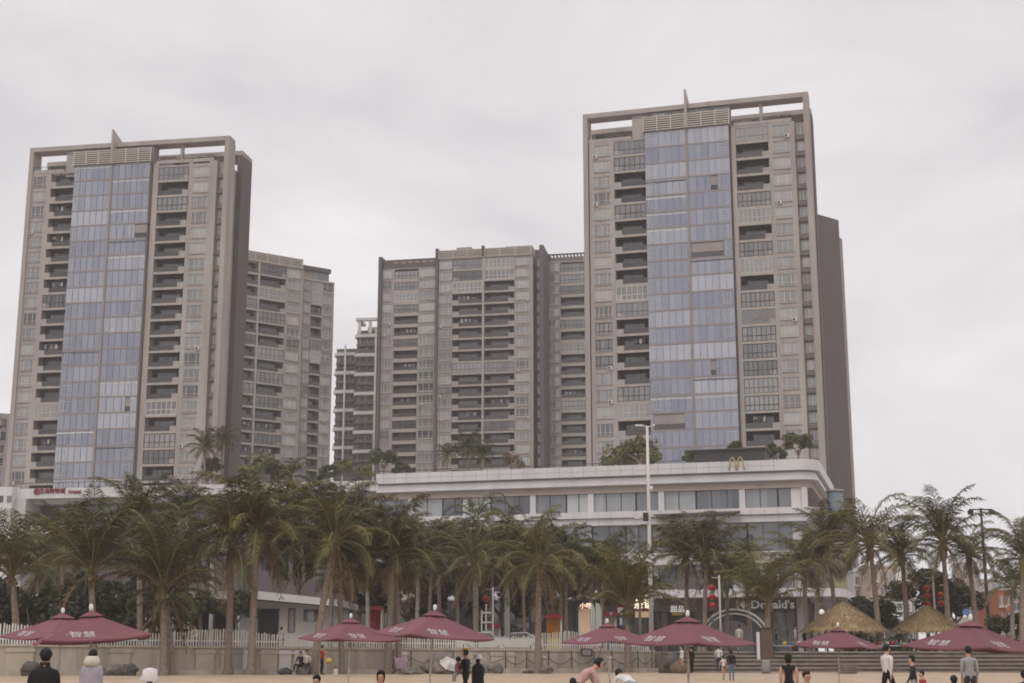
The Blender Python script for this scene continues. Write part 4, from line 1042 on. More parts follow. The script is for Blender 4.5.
# ------------------------------------------------------------------ broadleaf trees
def leaf_crown(seed, rx, ry, rz, n, lm, ls=.3, clumps=16, hollow=.35):
    r = random.Random(seed); m = MB(); k = m.mi(lm)
    cl = []
    for i in range(clumps):
        a = r.uniform(0, 6.28); e = r.uniform(-.5, 1.2); q = r.uniform(.45, .95)
        cl.append((Vector((rx * q * math.cos(a) * math.cos(e), ry * q * math.sin(a) * math.cos(e), rz * q * math.sin(e))), r.uniform(.25, .48)))
    for i in range(n):
        c, s = r.choice(cl)
        v = Vector((r.gauss(0, 1), r.gauss(0, 1), r.gauss(0, 1))).normalized() * (r.random() ** .45) * s
        p = c + Vector((v.x * rx, v.y * ry, v.z * rz))
        a = Vector((r.gauss(0, 1), r.gauss(0, 1), r.gauss(0, .7))).normalized(); b = a.cross(Vector((r.gauss(0, 1), r.gauss(0, 1), r.gauss(0, 1)))).normalized()
        l = ls * r.uniform(.6, 1.3); w = l * .42; i0 = len(m.v)
        m.v += [tuple(p - a * l), tuple(p + b * w), tuple(p + a * l), tuple(p - b * w)]; m.f.append((i0, i0 + 1, i0 + 2, i0 + 3)); m.m.append(k); m.sm.append(False)
    return m.mesh('crown')
def trunk_into(t, h, cr, rr, r, bark='trunk_bark', limbs=5):
    m = MB(); m.tube([(0, 0, -.3), (r.uniform(-.1, .1), 0, h * .5), (r.uniform(-.2, .2), r.uniform(-.2, .2), h)], [rr * 1.2, rr, rr * .8], bark, 8)
    for i in range(limbs):
        a = i * 2.4 + r.uniform(-.4, .4); q = cr * r.uniform(.45, .75); m.tube([(0, 0, h * .85), (q * .45 * math.cos(a), q * .45 * math.sin(a), h + cr * .15), (q * math.cos(a), q * math.sin(a), h + cr * r.uniform(.3, .7))], [rr * .6, rr * .4, rr * .12], bark, 6)
    m.build('trunk', t)
def tree(label, pos, h, crown, cr, rr=.2, seed=0, name='leafy_tree', cat='tree', group=None, scale=1.0):
    t = thing(name, label, cat, pos, 0, group); r = random.Random(seed)
    trunk_into(t, h, cr, rr, r); put('crown', crown, t, (0, 0, h + cr * .45), r.uniform(0, 6.28), (scale,) * 3); return t
LC_ = {'d': [leaf_crown(s, 3.2, 3.2, 2.4, 3400, 'leaf_dark', .30) for s in (1, 2)], 'g': [leaf_crown(s, 2.6, 2.6, 2.0, 2600, 'leaf', .26) for s in (3, 4)], 'l': [leaf_crown(s, 1.6, 1.6, 1.3, 1300, 'leaf_light', .2) for s in (5, 6)]}
def tree_px(label, u, v, Y, kind, i, s=1.0, base=PROM, **k):
    p = px(u, v, Y); cr = {'d': 3.2, 'g': 2.6, 'l': 1.6}[kind] * s; h = max(.4, p.z - base - cr * .45)
    return tree(label, (p.x, Y, base), h, LC_[kind][i], cr, .2 * s, int(u), scale=s, **k)
GB = 'leafy trees in the shade behind the palms'
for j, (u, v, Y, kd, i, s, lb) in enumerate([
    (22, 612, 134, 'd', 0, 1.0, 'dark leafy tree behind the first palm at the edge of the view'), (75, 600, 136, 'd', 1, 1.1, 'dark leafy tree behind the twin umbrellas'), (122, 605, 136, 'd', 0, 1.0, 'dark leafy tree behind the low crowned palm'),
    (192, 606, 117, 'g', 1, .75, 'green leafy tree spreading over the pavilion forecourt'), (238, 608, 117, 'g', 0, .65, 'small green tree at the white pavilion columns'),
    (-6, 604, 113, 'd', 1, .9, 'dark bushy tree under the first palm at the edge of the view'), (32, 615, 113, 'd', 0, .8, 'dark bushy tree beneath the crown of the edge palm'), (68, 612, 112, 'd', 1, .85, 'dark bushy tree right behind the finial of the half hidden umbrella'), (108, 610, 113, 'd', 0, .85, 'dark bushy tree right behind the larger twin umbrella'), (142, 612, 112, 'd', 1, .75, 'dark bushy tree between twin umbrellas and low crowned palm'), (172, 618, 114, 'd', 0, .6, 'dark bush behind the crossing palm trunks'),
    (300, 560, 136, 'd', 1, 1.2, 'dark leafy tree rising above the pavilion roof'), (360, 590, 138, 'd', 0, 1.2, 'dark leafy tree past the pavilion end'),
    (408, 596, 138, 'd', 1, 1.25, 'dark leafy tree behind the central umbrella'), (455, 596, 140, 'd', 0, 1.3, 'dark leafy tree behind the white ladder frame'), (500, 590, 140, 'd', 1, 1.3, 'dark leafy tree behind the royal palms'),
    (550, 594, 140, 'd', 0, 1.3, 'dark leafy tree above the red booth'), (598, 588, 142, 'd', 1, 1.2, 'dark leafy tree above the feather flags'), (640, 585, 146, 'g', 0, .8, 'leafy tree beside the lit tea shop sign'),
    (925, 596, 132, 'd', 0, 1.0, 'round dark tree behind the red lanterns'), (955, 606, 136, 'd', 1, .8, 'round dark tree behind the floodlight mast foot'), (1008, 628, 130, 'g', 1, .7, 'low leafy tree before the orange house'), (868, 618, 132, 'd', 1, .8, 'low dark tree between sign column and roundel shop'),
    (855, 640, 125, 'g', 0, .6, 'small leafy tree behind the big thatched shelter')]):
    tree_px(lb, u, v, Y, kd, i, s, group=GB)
# shaded hedge mass behind the palms
def hedge(label, u0, u1, v, Y, seed, lm='leaf_dark'):
    a, b = px(u0, 640, Y), px(u1, 640, Y); h = px(300, v, Y).z - PROM; r = random.Random(seed); m = MB(); k = m.mi(lm)
    t = thing('hedge', label, 'hedge', ((a.x + b.x) / 2, Y, PROM), 0, 'hedges behind the picket fence')
    w = (b.x - a.x) / 2
    for i in range(int(w * 260)):
        x = r.uniform(-w, w); z = r.uniform(0, h * (.75 + .25 * math.sin(x * 1.7 + seed) * math.sin(x * .6))); y = r.uniform(-.8, .8)
        A = Vector((r.gauss(0, 1), r.gauss(0, 1), r.gauss(0, .7))).normalized(); B = A.cross(Vector((r.gauss(0, 1), r.gauss(0, 1), r.gauss(0, 1)))).normalized(); l = .22 * r.uniform(.6, 1.3); i0 = len(m.v); p = Vector((x, y, z))
        m.v += [tuple(p - A * l), tuple(p + B * l * .45), tuple(p + A * l), tuple(p - B * l * .45)]; m.f.append((i0, i0 + 1, i0 + 2, i0 + 3)); m.m.append(k); m.sm.append(False)
    m.build('foliage', t); s = MB()
    for i in range(int(w * 2)):
        x = -w + i; s.tube([(x, 0, -.1), (x + r.uniform(-.2, .2), 0, h * .6)], .03, 'trunk_bark', 5)
    s.build('stem', t)
hedge('clipped dark hedge behind the pale trunked palms', 350, 470, 622, 130, 1)
hedge('dark hedge beyond the fence beside the red booth', 470, 548, 616, 132, 2)
hedge('dark hedge behind the two thatched shelters', 848, 1030, 633, 128, 4)
hedge('dark hedge in the shade of the first palms', -40, 130, 614, 138, 3)
# planting on the roofs
def roof_palm(label, u, v0, Y, vc, s, kind, zb):
    b = px(u, v0, Y); b.z = zb; t = px(u, vc, Y); return palm(label, b, t, kind, r0=.16 * s + .05, r1=.1, scale=s, group='palms planted on the roofs', bow=.1)
for (u, Y, vc, s, lb) in ((205, 200, 449, .85, 'small palm on the white roof, taller pair, drooping fronds'), (222, 203, 444, .8, 'small palm on the white roof, closest to the dark end wall'), (447, 190, 456, .55, 'little drooping palm on the roof railing by the central block'), (468, 192, 450, .75, 'roof palm standing before the central block balconies'), (482, 190, 456, .65, 'spreading roof palm beside the brown bush')):
    roof_palm(lb, u, 470, Y, vc, s, CROWN_D[int(u) % 3], 22.0)
RB = 'shrubs planted on the roofs'
for (u, v, Y, kd, i, s, lb) in ((622, 458, 186, 'l', 0, 1.5, 'wide light green roof bush just before the tall lamp mast'), (641, 453, 184, 'l', 1, 1.5, 'bright green roof bush behind the head of the tall lamp mast'), (607, 463, 186, 'l', 1, .7, 'small green roof bush at the end of the wide bushes'), (735, 449, 186, 'g', 0, .5, 'thin roof tree above the arches logo'), (798, 443, 188, 'g', 1, .75, 'airy dark roof tree at the rounded building corner'), (690, 458, 183, 'g', 1, .5, 'low roof bush at the dark roof house'), (775, 453, 186, 'g', 0, .55, 'low roof bush beside the rounded corner tree'), (755, 458, 182, 'g', 1, .45, 'low roof bush against the dark roof house'),
    (212, 468, 203, 'g', 0, .65, 'leafy roof shrub under the pair of roof palms'), (262, 466, 205, 'l', 0, 1.4, 'light green roof shrub beside the dark end wall'), (280, 473, 205, 'g', 1, .7, 'roof shrub on the white building below the slim grey block'), (345, 468, 205, 'l', 1, 1.0, 'light green roof shrub below the rounded balconies'), (328, 474, 205, 'g', 0, .6, 'dark roof shrub below the open gap of sky'), (384, 458, 206, 'g', 1, .75, 'loose roof tree below the narrow block with dark parapet'), (402, 469, 206, 'g', 0, .5, 'roof shrub at the end of the white roof railing'), (365, 473, 204, 'l', 0, .9, 'yellow green roof shrub under the rounded balconies')):
    tree_px(lb, u, v, Y, kd, i, s, base=21.5, name='roof_shrub', cat='shrub', group=RB)
bb = leaf_crown(77, 1.6, 1.6, 1.3, 1000, 'leaf_brown', .16)
p = px(512, 463, 190); tree('dry brown bush on the roof, next to the spreading roof palm', (p.x, 190, 21.5), p.z - 22, bb, 1.4, .08, 3, 'roof_shrub', 'shrub', RB, 1.1)

# ------------------------------------------------------------------ umbrellas on the sand
def canopy_z(x, y, a, h):
    r = max(abs(x), abs(y)) / a; return h * (1 - r) ** 1.08 + .010 * noise.noise((x * 3.1, y * 3.1, 1)) * r - .085 * (1 - (min(abs(x), abs(y)) / max(.001, max(abs(x), abs(y)))) ** 2) * r
def canopy_mesh(a, h, r_in=0.0, z_off=0.0, flare=1.0, n=10):
    m = MB(); k = m.mi('umbrella_cloth'); ring = []
    def pt(side, s, r):
        e = a * r; q = s * e
        x, y = [(q, -e), (e, q), (-q, e), (-e, -q)][side]; return (x, y, canopy_z(x, y, a, h) + z_off)
    for lay in (0, -.02):
        for side in range(4):
            for i in range(n):
                r0 = r_in + (1 - r_in) * i / n; r1 = r_in + (1 - r_in) * (i + 1) / n
                for j in range(8):
                    s0, s1 = -1 + j / 4, -1 + (j + 1) / 4
                    P = [pt(side, s0, r1), pt(side, s1, r1), pt(side, s1, r0), pt(side, s0, r0)]
                    P = [(p[0], p[1], p[2] + lay) for p in P]
                    m.poly(P if lay == 0 else P[::-1], 'umbrella_cloth', False)
    for side in range(4):      # hem
        for j in range(8):
            s0, s1 = -1 + j / 4, -1 + (j + 1) / 4; A, B = pt(side, s0, 1), pt(side, s1, 1)
            m.poly([(A[0], A[1], A[2] - .045), (B[0], B[1], B[2] - .045), B, A], 'umbrella_cloth')
    return m.mesh('canopy')
from mathutils import noise
UA, UH = 1.5, .72
CAN = canopy_mesh(UA, UH, .05)
def vent_mesh():
    m = MB(); e = .30; z0 = UH - .085; z1 = UH + .09
    for s in range(4):
        c = [( -e, -e), (e, -e), (e, e), (-e, e)]; A, B = c[s], c[(s + 1) % 4]
        m.poly([(*A, z0), (*B, z0), (0, 0, z1)], 'umbrella_cloth'); m.poly([(*B, z0 - .02), (*A, z0 - .02), (0, 0, z1 - .02)], 'umbrella_cloth'); m.poly([(*A, z0 - .02), (*B, z0 - .02), (*B, z0), (*A, z0)], 'umbrella_cloth')
    return m.mesh('vent_cap')
VENT = vent_mesh()
def letter_mesh(side, txt='·智慧', cx=-.42, r0=.80):
    me = text_geo(txt, .37, .0); me.materials.clear(); me.materials.append(MATS['lettering_white'])
    for v in me.vertices:
        s, t = v.co.x + cx, v.co.y
        e = UA * (r0 - t / UA * .92); q = s
        x, y = [(q, -e), (e, q), (-q, e), (-e, -q)][side]
        v.co = (x, y, canopy_z(x, y, UA, UH) + .016)
    return me
LET = [letter_mesh(s) for s in range(4)]
def umbrella_mesh_parts():
    p = MB(); p.tube([(0, 0, -2.3), (0, 0, UH)], .03, 'umbrella_pole', 10)
    p.tube([(0, 0, -2.1), (0, 0, -.9)], .036, 'umbrella_pole', 10)
    f = MB(); f.lathe([(.03, UH + .06), (.055, UH + .10), (.065, UH + .16), (.05, UH + .24), (.02, UH + .27)], 'white_paint', 12)
    ribs = []
    for s in range(4):
        sx, sy = ((1, 1), (-1, 1), (-1, -1), (1, -1))[s]
        r = MB(); r.tube([(0, 0, UH - .05), (sx * UA * .98, sy * UA * .98, -.02)], .014, 'umbrella_pole', 5); r.tube([(0, 0, .02), (sx * UA * .55, sy * UA * .55, UH * .40)], .011, 'umbrella_pole', 5); ribs.append(r.mesh('rib'))
    return p.mesh('pole'), f.mesh('finial'), ribs
UPOLE, UFIN, URIB = umbrella_mesh_parts()
def umbrella(u, vtop, half, rot, label, tilt=0.0, ztopoff=0):
    """half = half the diagonal in image points, which gives the distance"""
    Y = UA * 1.4142 * F / half * cp
    topz = px(u, vtop, Y).z; x = px(u, 640, Y).x
    t = thing('beach_umbrella', label, 'beach umbrella', (x, Y, topz - UH - .12), R_(rot), 'maroon beach umbrellas')
    t.rotation_mode = 'ZXY'; t.rotation_euler = (0, R_(tilt), R_(rot))
    put('pole', UPOLE, t); put('canopy', CAN, t); put('vent_cap', VENT, t); put('finial', UFIN, t)
    for s in range(4): put('lettering', LET[s], t)
    for r in URIB: put('rib', r, t)
    return t
# rot turns the near corner: 45 puts a corner straight at the camera
umbrella(91, 609, 70, 45 - 22, 'large maroon umbrella in front of its twin, over the dark jacketed person', -3.5)
umbrella(61, 612, 58, 45 + 8, 'maroon umbrella half hidden behind its larger twin', 0)
umbrella(350, 617, 51, 45 - 8, 'small maroon umbrella before the pavilion end, partly behind the bigger one', 1)
umbrella(433, 609, 62, 45 - 17, 'large maroon umbrella above the couple with the black robe', 3.5)
umbrella(608, 622, 45, 45 - 2, 'small maroon umbrella above the bending person in pink', -1.5)
umbrella(688, 615, 65, 45, 'large maroon umbrella before the tea shop, overlapping a smaller one', 0.8)
umbrella(838, 626, 47, 45 + 14, 'maroon umbrella right under the big thatched shelter', 1.5)
umbrella(971, 619, 67, 45 - 4, 'large maroon umbrella below the blue disc sign', 2)
umbrella(1046, 628, 50, 45 + 5, 'maroon umbrella cut off by the edge of the view')

# ------------------------------------------------------------------ thatched shelters
def thatch(label, u, vt, ve, hw, Y, seed):
    r = random.Random(seed); top = px(u, vt, Y); ze = px(u, ve, Y).z; R0 = hw / F * Y * cp
    t = thing('thatched_shelter', label, 'thatched shelter', (top.x, Y, PROM), 0, 'thatched shelters on the promenade')
    H = top.z - PROM; he = ze - PROM
    m = MB(); prof = []
    for i in range(9):
        s = i / 8; prof.append((.08 + (R0 - .08) * s ** .93, H - (H - he) * s ** 1.08))
    prof.append((R0 * .93, he - .12)); m.lathe(prof[::-1][1:] if False else [(R0 * .9, he - .05)] + prof[:-1][::-1], 'thatch', 26)
    for i in range(2600):     # loose straw
        s = r.random() ** .6; a = r.uniform(0, 6.283); q = .08 + (R0 - .08) * s; z = H - (H - he) * s ** 1.08 + .02
        d = Vector((math.cos(a), math.sin(a), -(H - he) / R0 * 1.15)).normalized(); L = r.uniform(.25, .75); p = Vector((q * math.cos(a), q * math.sin(a), z + .03)); w = Vector((-math.sin(a), math.cos(a), 0)) * .03
        e = p + d * L + Vector((0, 0, -.06 if s > .85 else .10)); m.poly([tuple(p - w), tuple(p + w), tuple(e)], 'thatch' if i % 3 else 'thatch_dark')
    m.build('roof', t)
    p = MB(); p.tube([(0, 0, -.1), (0, 0, H - .3)], .12, 'trunk_bark', 10); p.build('post', t)
    for k in range(6):
        a = k * math.pi / 3 + .3; p = MB(); p.tube([(0, 0, H - .5), (R0 * .9 * math.cos(a), R0 * .9 * math.sin(a), he - .02)], .04, 'trunk_bark', 6); p.build('rafter', t)
thatch('big thatched straw shelter beside the sign column, behind an umbrella', 843, 602, 631, 43, 101, 1)
thatch('thatched straw shelter under the red lanterns, behind the last large umbrella', 927, 606, 631, 37, 103, 2)

# ------------------------------------------------------------------ rocks
import bmesh
def rock_mesh(seed, sx, sy, sz, m_, rough=.32):
    bm = bmesh.new(); bmesh.ops.create_icosphere(bm, subdivisions=4, radius=1)
    for v in bm.verts:
        n_ = noise.noise(v.co * 1.1 + Vector((seed * 3.1, 0, 0))) * rough + noise.noise(v.co * 2.7 + Vector((0, seed * 1.7, 0))) * rough * .55 - abs(noise.noise(v.co * 1.9 + Vector((4, 0, seed)))) * rough * .5 + noise.noise(v.co * 7 + Vector((seed, 2, 0))) * rough * .16
        v.co = v.co * (1 + n_); v.co.x *= sx; v.co.y *= sy; v.co.z *= sz
    me = bpy.data.meshes.new('rock'); bm.to_mesh(me); bm.free(); me.materials.append(MATS[m_])
    for p in me.polygons: p.use_smooth = True
    return me
def rock(label, u, v0, v1, wpx, Y, seed, m_='rock', group='rocks at the foot of the wall'):
    a = px(u, v1, Y); z0 = gz(a.x, Y); h = px(u, v0, Y).z - z0; w = wpx / F * Y * cp
    o = put('rock', rock_mesh(seed, w / 2, w / 2 * .8, h * .62, m_), None, (a.x, Y, z0 + h * .38)); tag(o, label, 'rock', group)
for (u, v0, v1, w_, dY, lb, mm) in ((440, 654, 676, 38, -2.6, 'largest grey boulder behind the central umbrella pole', 'rock'), (413, 667, 678, 26, -3.2, 'low grey boulder next to the pink deck chair', 'rock'), (462, 662, 676, 18, -2.4, 'grey boulder behind the couple with the baby', 'rock'), (493, 661, 675, 20, -2.6, 'pointed grey boulder between the robed woman and the lone palm', 'rock'),
    (547, 665, 675, 12, -2.6, 'rounded stone at the foot of the lone bare palm', 'rock'), (528, 670, 675, 13, -2.6, 'flat dark stone near the lone bare palm', 'dark_rock'), (302, 662, 679, 15, -3.0, 'rock serving as a seat for two dark clothed people', 'rock'), (112, 664, 678, 26, -2.6, 'long low boulder behind the cream hooded person', 'rock'), (128, 663, 676, 20, -2.5, 'dark boulder by the base of the low crowned palm', 'dark_rock'), (30, 661, 678, 20, -2.4, 'dark boulder behind the person in the black jacket', 'dark_rock'), (285, 668, 675, 16, -2.2, 'flat dark stone under the white pilasters', 'dark_rock')):
    rock(lb, u, v0, v1, w_, wy_at(u) + dY, int(u), mm)
rock('huge rounded dark boulder beside the stone steps', 671, 653.5, 674, 21, 93.9, 5, 'dark_rock', None)
o = put('rock', rock_mesh(9, .55, .5, .5, 'leaf_brown', .2), None, (px(679, 660, 92.8).x, 92.8, .55)); tag(o, 'small rusty brown boulder between the huge boulder and the umbrella pole', 'rock')

# ------------------------------------------------------------------ lamp masts, lanterns, lamps
def mast(label, u, vt, Y, r0, name, cat): 
    b = px(u, 640, Y); h = px(u, vt, Y).z - PROM; return thing(name, label, cat, (b.x, Y, PROM)), h
t, h = mast('very tall white lamp mast with twin heads and cameras, in front of the white building', 651.5, 426, 101, .2, 'lamp_mast', 'lamp mast')
p = MB(); p.tube([(0, 0, 0), (0, 0, h * .35), (0, 0, h * .7), (0, 0, h)], [.165, .145, .12, .09], 'metal_pale', 12); p.build('pole', t)
p = MB(); p.tube([(0, 0, 0), (0, 0, 1.2)], .24, 'metal_pale', 12); p.build('base', t)
for s in (-1, 1):
    p = MB(); p.tube([(0, 0, h - .1), (s * .35, 0, h + .02)], .04, 'metal_pale', 6); p.box(min(s * .3, s * (.85 if s < 0 else .55)), max(s * .3, s * (.85 if s < 0 else .55)), -.14, .14, h - .02, h + .1, 'metal_pale'); p.build('lamp_head', t)
zc_ = px(652, 518, 101).z - PROM
p = MB(); p.tube([(-1.0, -.1, zc_ + .03), (.1, -.1, zc_ + .03)], .05, 'metal_pale', 6); p.box(-1.05, -.65, -.25, .05, zc_ - .06, zc_ + .14, 'metal_pale'); p.build('camera_arm', t)
p = MB(); p.box(-.42, -.08, -.3, .05, zc_ - .22, zc_ + .36, 'metal_dark'); p.build('control_box', t)
p = MB(); p.lathe([(.1, -.1), (.13, .1), (.1, .26)], 'metal_pale', 10, (.2, -.1, px(652, 490, 101).z - PROM)); p.build('camera', t)
# cctv arm on a thin post left of it
t, h = mast('slender dark camera post with hooked double arm above the palm crowns', 545.5, 520, 112, .1, 'camera_post', 'camera post')
p = MB(); p.tube([(0, 0, 0), (0, 0, h)], [.09, .06], 'metal_dark', 8); p.build('pole', t)
p = MB(); p.tube([(-.4, 0, h - .02), (.3, 0, h + .04), (.5, 0, h - .1), (.55, 0, h - .3)], .06, 'metal_dark', 6); p.lathe([(.05, -.2), (.16, -.1), (.16, .1), (.05, .16)], 'metal_dark', 10, (.55, 0, h - .42)); p.build('camera_arm', t)
t, h = mast('thin dark floodlight mast with wide crossbar above the palms', 990, 509, 140, .1, 'floodlight_mast', 'floodlight')
p = MB(); p.tube([(0, 0, 0), (0, 0, h)], [.2, .11], 'metal_dark', 10); p.build('pole', t)
p = MB(); p.tube([(-1.15, 0, h - .05), (1.15, 0, h - .05)], .07, 'metal_dark', 6); p.build('crossbar', t)
for s in (-1.15, -.95, 0, .95, 1.15):
    p = MB(); d = .55 if abs(s) > .5 else .1; p.box(s - .15, s + .15, -.2, .1, h - d, h + .06 if abs(s) < .5 else h - .12, 'metal_dark'); p.build('floodlight', t)
def lantern_string(label, u, vs, Y, vb, pole=True):
    b = px(u, 640, Y); t = thing('lantern_post', label, 'lantern post', (b.x, Y, PROM)); hs = [px(u, v, Y).z - PROM for v in vs]
    po = .55 if not pole == 'same' else 0
    p = MB(); p.tube([(po, .1, 0), (po, .1, hs[0] + .9)], .075, 'metal_pale', 8); p.build('pole', t)
    p = MB(); p.tube([(po, .1, hs[0] + .7), (0, 0, hs[0] + .75)], .03, 'metal_pale', 6); p.tube([(0, 0, hs[0] + .75), (0, 0, hs[-1])], .012, 'metal_dark', 5); p.build('arm', t)
    for z in hs:
        R0 = 6.8 / 2 / F * Y * 1.1; p = MB(); p.lathe([(R0 * .4, -R0 * .62), (R0 * .8, -R0 * .45), (R0, 0), (R0 * .8, R0 * .45), (R0 * .4, R0 * .62)], 'lantern_red', 14, (0, 0, z)); 
        p.lathe([(R0 * .38, R0 * .62), (R0 * .38, R0 * .8)], 'gold', 10, (0, 0, z)); p.lathe([(R0 * .38, -R0 * .8), (R0 * .38, -R0 * .62)], 'gold', 10, (0, 0, z)); p.build('lantern', t)
lantern_string('white post hung with red lanterns before the white building storefront', 713.5, (588, 597, 605.5), 103, 640)
lantern_string('white post hung with three red lanterns above the second thatched shelter', 929.5, (588, 596, 604), 106, 620)
lantern_string('lone red lantern string mostly hidden behind the tallest palm', 943.5, (595, 603.5), 108, 620)
lantern_string('red lantern among the trunks behind the central umbrella', 486, (598.5,), 116, 640)
t, h = mast('black post carrying two white globe lamps beside the big thatched shelter', 827, 612, 106, .1, 'globe_lamp', 'street lamp')
p = MB(); p.tube([(0, 0, 0), (0, 0, h - .2)], .06, 'metal_dark', 8); p.build('pole', t)
for s in (-.29, .29):
    p = MB(); p.tube([(0, 0, h - .45), (s, 0, h - .22)], .03, 'metal_dark', 6); p.build('arm', t); p = MB(); p.lathe([(.05, -.2), (.16, -.12), (.2, 0), (.16, .12), (.04, .2)], 'lamp_lit', 14, (s, 0, h)); p.build('globe', t)
t, h = mast('white slim sign post with blue round disc above the last large umbrella', 968, 613, 96, .1, 'disc_sign', 'sign')
p = MB(); p.tube([(0, 0, -1.5), (0, 0, h)], .035, 'metal_pale', 8); p.build('pole', t)
c = MB(); c.lathe([(.26, -.02), (.26, .02)], 'booth_blue', 20); o = c.build('disc', t, (0, -.05, h + .02)); o.rotation_euler = (R_(90), 0, 0)
c = MB(); c.lathe([(.02, -.05), (.15, -.08), (.13, .05), (.02, .12)], 'white_paint', 12, (-.14, -.1, h - .25)); c.build('lower_plate', t)

# ------------------------------------------------------------------ things on the promenade
def booth(label, u0, u1, v0, v1, Y, body, roof, panel, name='booth', sign=None, depth=1.6, group=None):
    a, b = px(u0, 640, Y), px(u1, 640, Y); w = b.x - a.x; zt = px(u0, v0, Y).z - PROM
    t = thing(name, label, 'booth', ((a.x + b.x) / 2, Y, PROM), 0, group); h = w / 2
    c = MB(); c.box(-h, h, 0, depth, 0, min(1.0, zt * .45), body); c.build('counter', t)
    for sx in (-1, 1):
        for yy in (.05, depth - .05): c = MB(); c.box(sx * h - .05, sx * h + .05, yy - .05, yy + .05, min(1, zt * .45), zt - .3, 'metal_pale'); c.build('post', t)
    c = MB(); c.box(-h + .06, h - .06, depth - .12, depth - .06, min(1, zt * .45), zt - .3, panel); c.build('back_panel', t)
    c = MB(); c.extr([(-h - .15, -.3, zt - .32), (h + .15, -.3, zt - .32), (h * .86, -.3, zt), (-h * .86, -.3, zt)], (0, depth + .5, 0), roof); c.build('roof', t)
    if sign: text_on('lettering', sign[0], sign[1], sign[2], t, (0, -.34, zt - .17), .02)
    return t
booth('red snack booth with pale yellow side, behind the fence by the lone palm', 546, 561.5, 614, 640, 112, 'booth_yellow', 'booth_red', 'booth_orange')
booth('red shop booth with white letters beside the feather flags', 580, 592, 604, 640, 116, 'booth_red', 'booth_red', 'sign_beige', sign=('小吃', .5, 'sign_lit'))
booth('narrow red shop booth between the feather flags and the tea shop', 606, 616, 612, 640, 118, 'booth_blue', 'booth_red', 'booth_white', sign=('TEA' if False else '茶', .3, 'lettering_white'))
booth('dark red stall in the shade behind the pavilion end', 366, 381, 606, 640, 120, 'booth_red', 'booth_red', 'booth_red')
booth('dark red stall behind the tall royal palm trunk', 488, 500, 624, 640, 124, 'booth_red', 'booth_red', 'booth_white')
def board(label, u0, u1, v0, v1, Y, m_, m2, name='notice_board'):
    a, b = px(u0, v1, Y), px(u1, v0, Y); t = thing(name, label, 'sign', ((a.x + b.x) / 2, Y, PROM)); w = (b.x - a.x) / 2; z0, z1 = a.z - PROM, b.z - PROM
    c = MB(); c.box(-w, w, 0, .08, z0, z1, m_); c.build('panel', t)
    c = MB(); c.box(-w * .7, w * .7, -.03, -.004, z0 + (z1 - z0) * .15, z0 + (z1 - z0) * .85, m2); c.build('notice', t)
    for s in (-1, 1): c = MB(); c.box(s * w * .8 - .05, s * w * .8 + .05, .085, .18, 0, z1, 'metal_dark'); c.build('post', t)
board('white and red sign board by the lit tea shop', 616.5, 624, 606, 616, 121, 'sign_red', 'booth_white'); board('blue standing sign under the white and red board', 619, 624.5, 617, 626, 119, 'booth_blue', 'booth_white')
board('dark notice board standing on the wall next to the chain fence', 581, 592.5, 648.5, 656.5, wy_at(585) - .6, 'metal_dark', 'stone_grey')
def feather(label, u, v0, v1, Y, w_):
    a = px(u, v1, Y); h = px(u, v0, Y).z - PROM; t = thing('feather_flag', label, 'flag', (a.x, Y, PROM), 0, None); w = w_ / F * Y
    c = MB(); P = []
    for i in range(13):
        s = i / 12; P.append((w * .5 * min(1, (1 - s) * 6) ** .5 + .0 - w * .15 * s, 0, h * (.12 + .88 * s)))
    outline = [(-w * .5, 0, h * .12)] + P + [(-w * .5, 0, h * .97)]
    c.extr(outline, (0, .03, 0), 'flag_pale'); c.build('cloth', t); c = MB(); c.tube([(-w * .5 - .03, .01, 0), (-w * .5 - .03, .01, h)], .025, 'metal_pale', 6); c.build('pole', t)
feather('pale feather flag nearer the red shop booth', 594, 604, 640, 114, 4.2); feather('pale feather flag with rounded tip beside its twin', 599.5, 602.5, 641, 113, 5.0)
# white ladder frame
b = px(486, 640, 115); t = thing('ladder_frame', 'white ladder like frame standing in shade under a red lantern', 'frame', (b.x, 115, PROM))
for xx in (-.35, .0, .55):
    c = MB(); c.box(xx - .06, xx + .06, 0, .12, 0, px(486, 604 if xx == 0 else 610, 115).z - PROM, 'metal_pale'); c.build('upright', t)
for k in range(4): c = MB(); c.box(-.41, .61, -.05, -.005, .7 + k * .75, .82 + k * .75, 'metal_pale'); c.build('rung', t)
# parked cars seen through the pickets
def car(label, u, Y, m_, rz=0):
    b = px(u, 640, Y); t = thing('parked_car', label, 'car', (b.x, Y, PROM), rz, 'white cars behind the fence')
    side = [(-2.1, .32), (2.1, .32), (2.15, .75), (1.9, .88), (1.15, .95), (.55, 1.42), (-.85, 1.46), (-1.7, 1.0), (-2.12, .92)]
    c = MB(); c.extr([(x, -.82, z) for x, z in side], (0, 1.64, 0), m_); c.build('body', t)
    c = MB(); c.extr([(1.02, -.83, .98), (.5, -.83, 1.37), (-.82, -.83, 1.4), (-1.45, -.83, 1.02)], (0, 1.66, 0), 'dark_glass'); c.build('side_window', t)
    for (x, y) in ((1.35, -.8), (-1.35, -.8), (1.35, .8), (-1.35, .8)):
        c = MB(); c.lathe([(.32, -.1), (.32, .1)], 'black_paint', 16); c.lathe([(.18, -.12), (.18, .12)], 'metal_pale', 12); o = c.build('wheel', t, (x, y, .32)); o.rotation_euler = (R_(90), 0, 0)
car('white parked car seen through the pickets behind the robed woman', 484, 112, 'white_paint'); car('white parked car seen through the pickets nearest the lone palm', 516, 113, 'white_paint', math.pi)
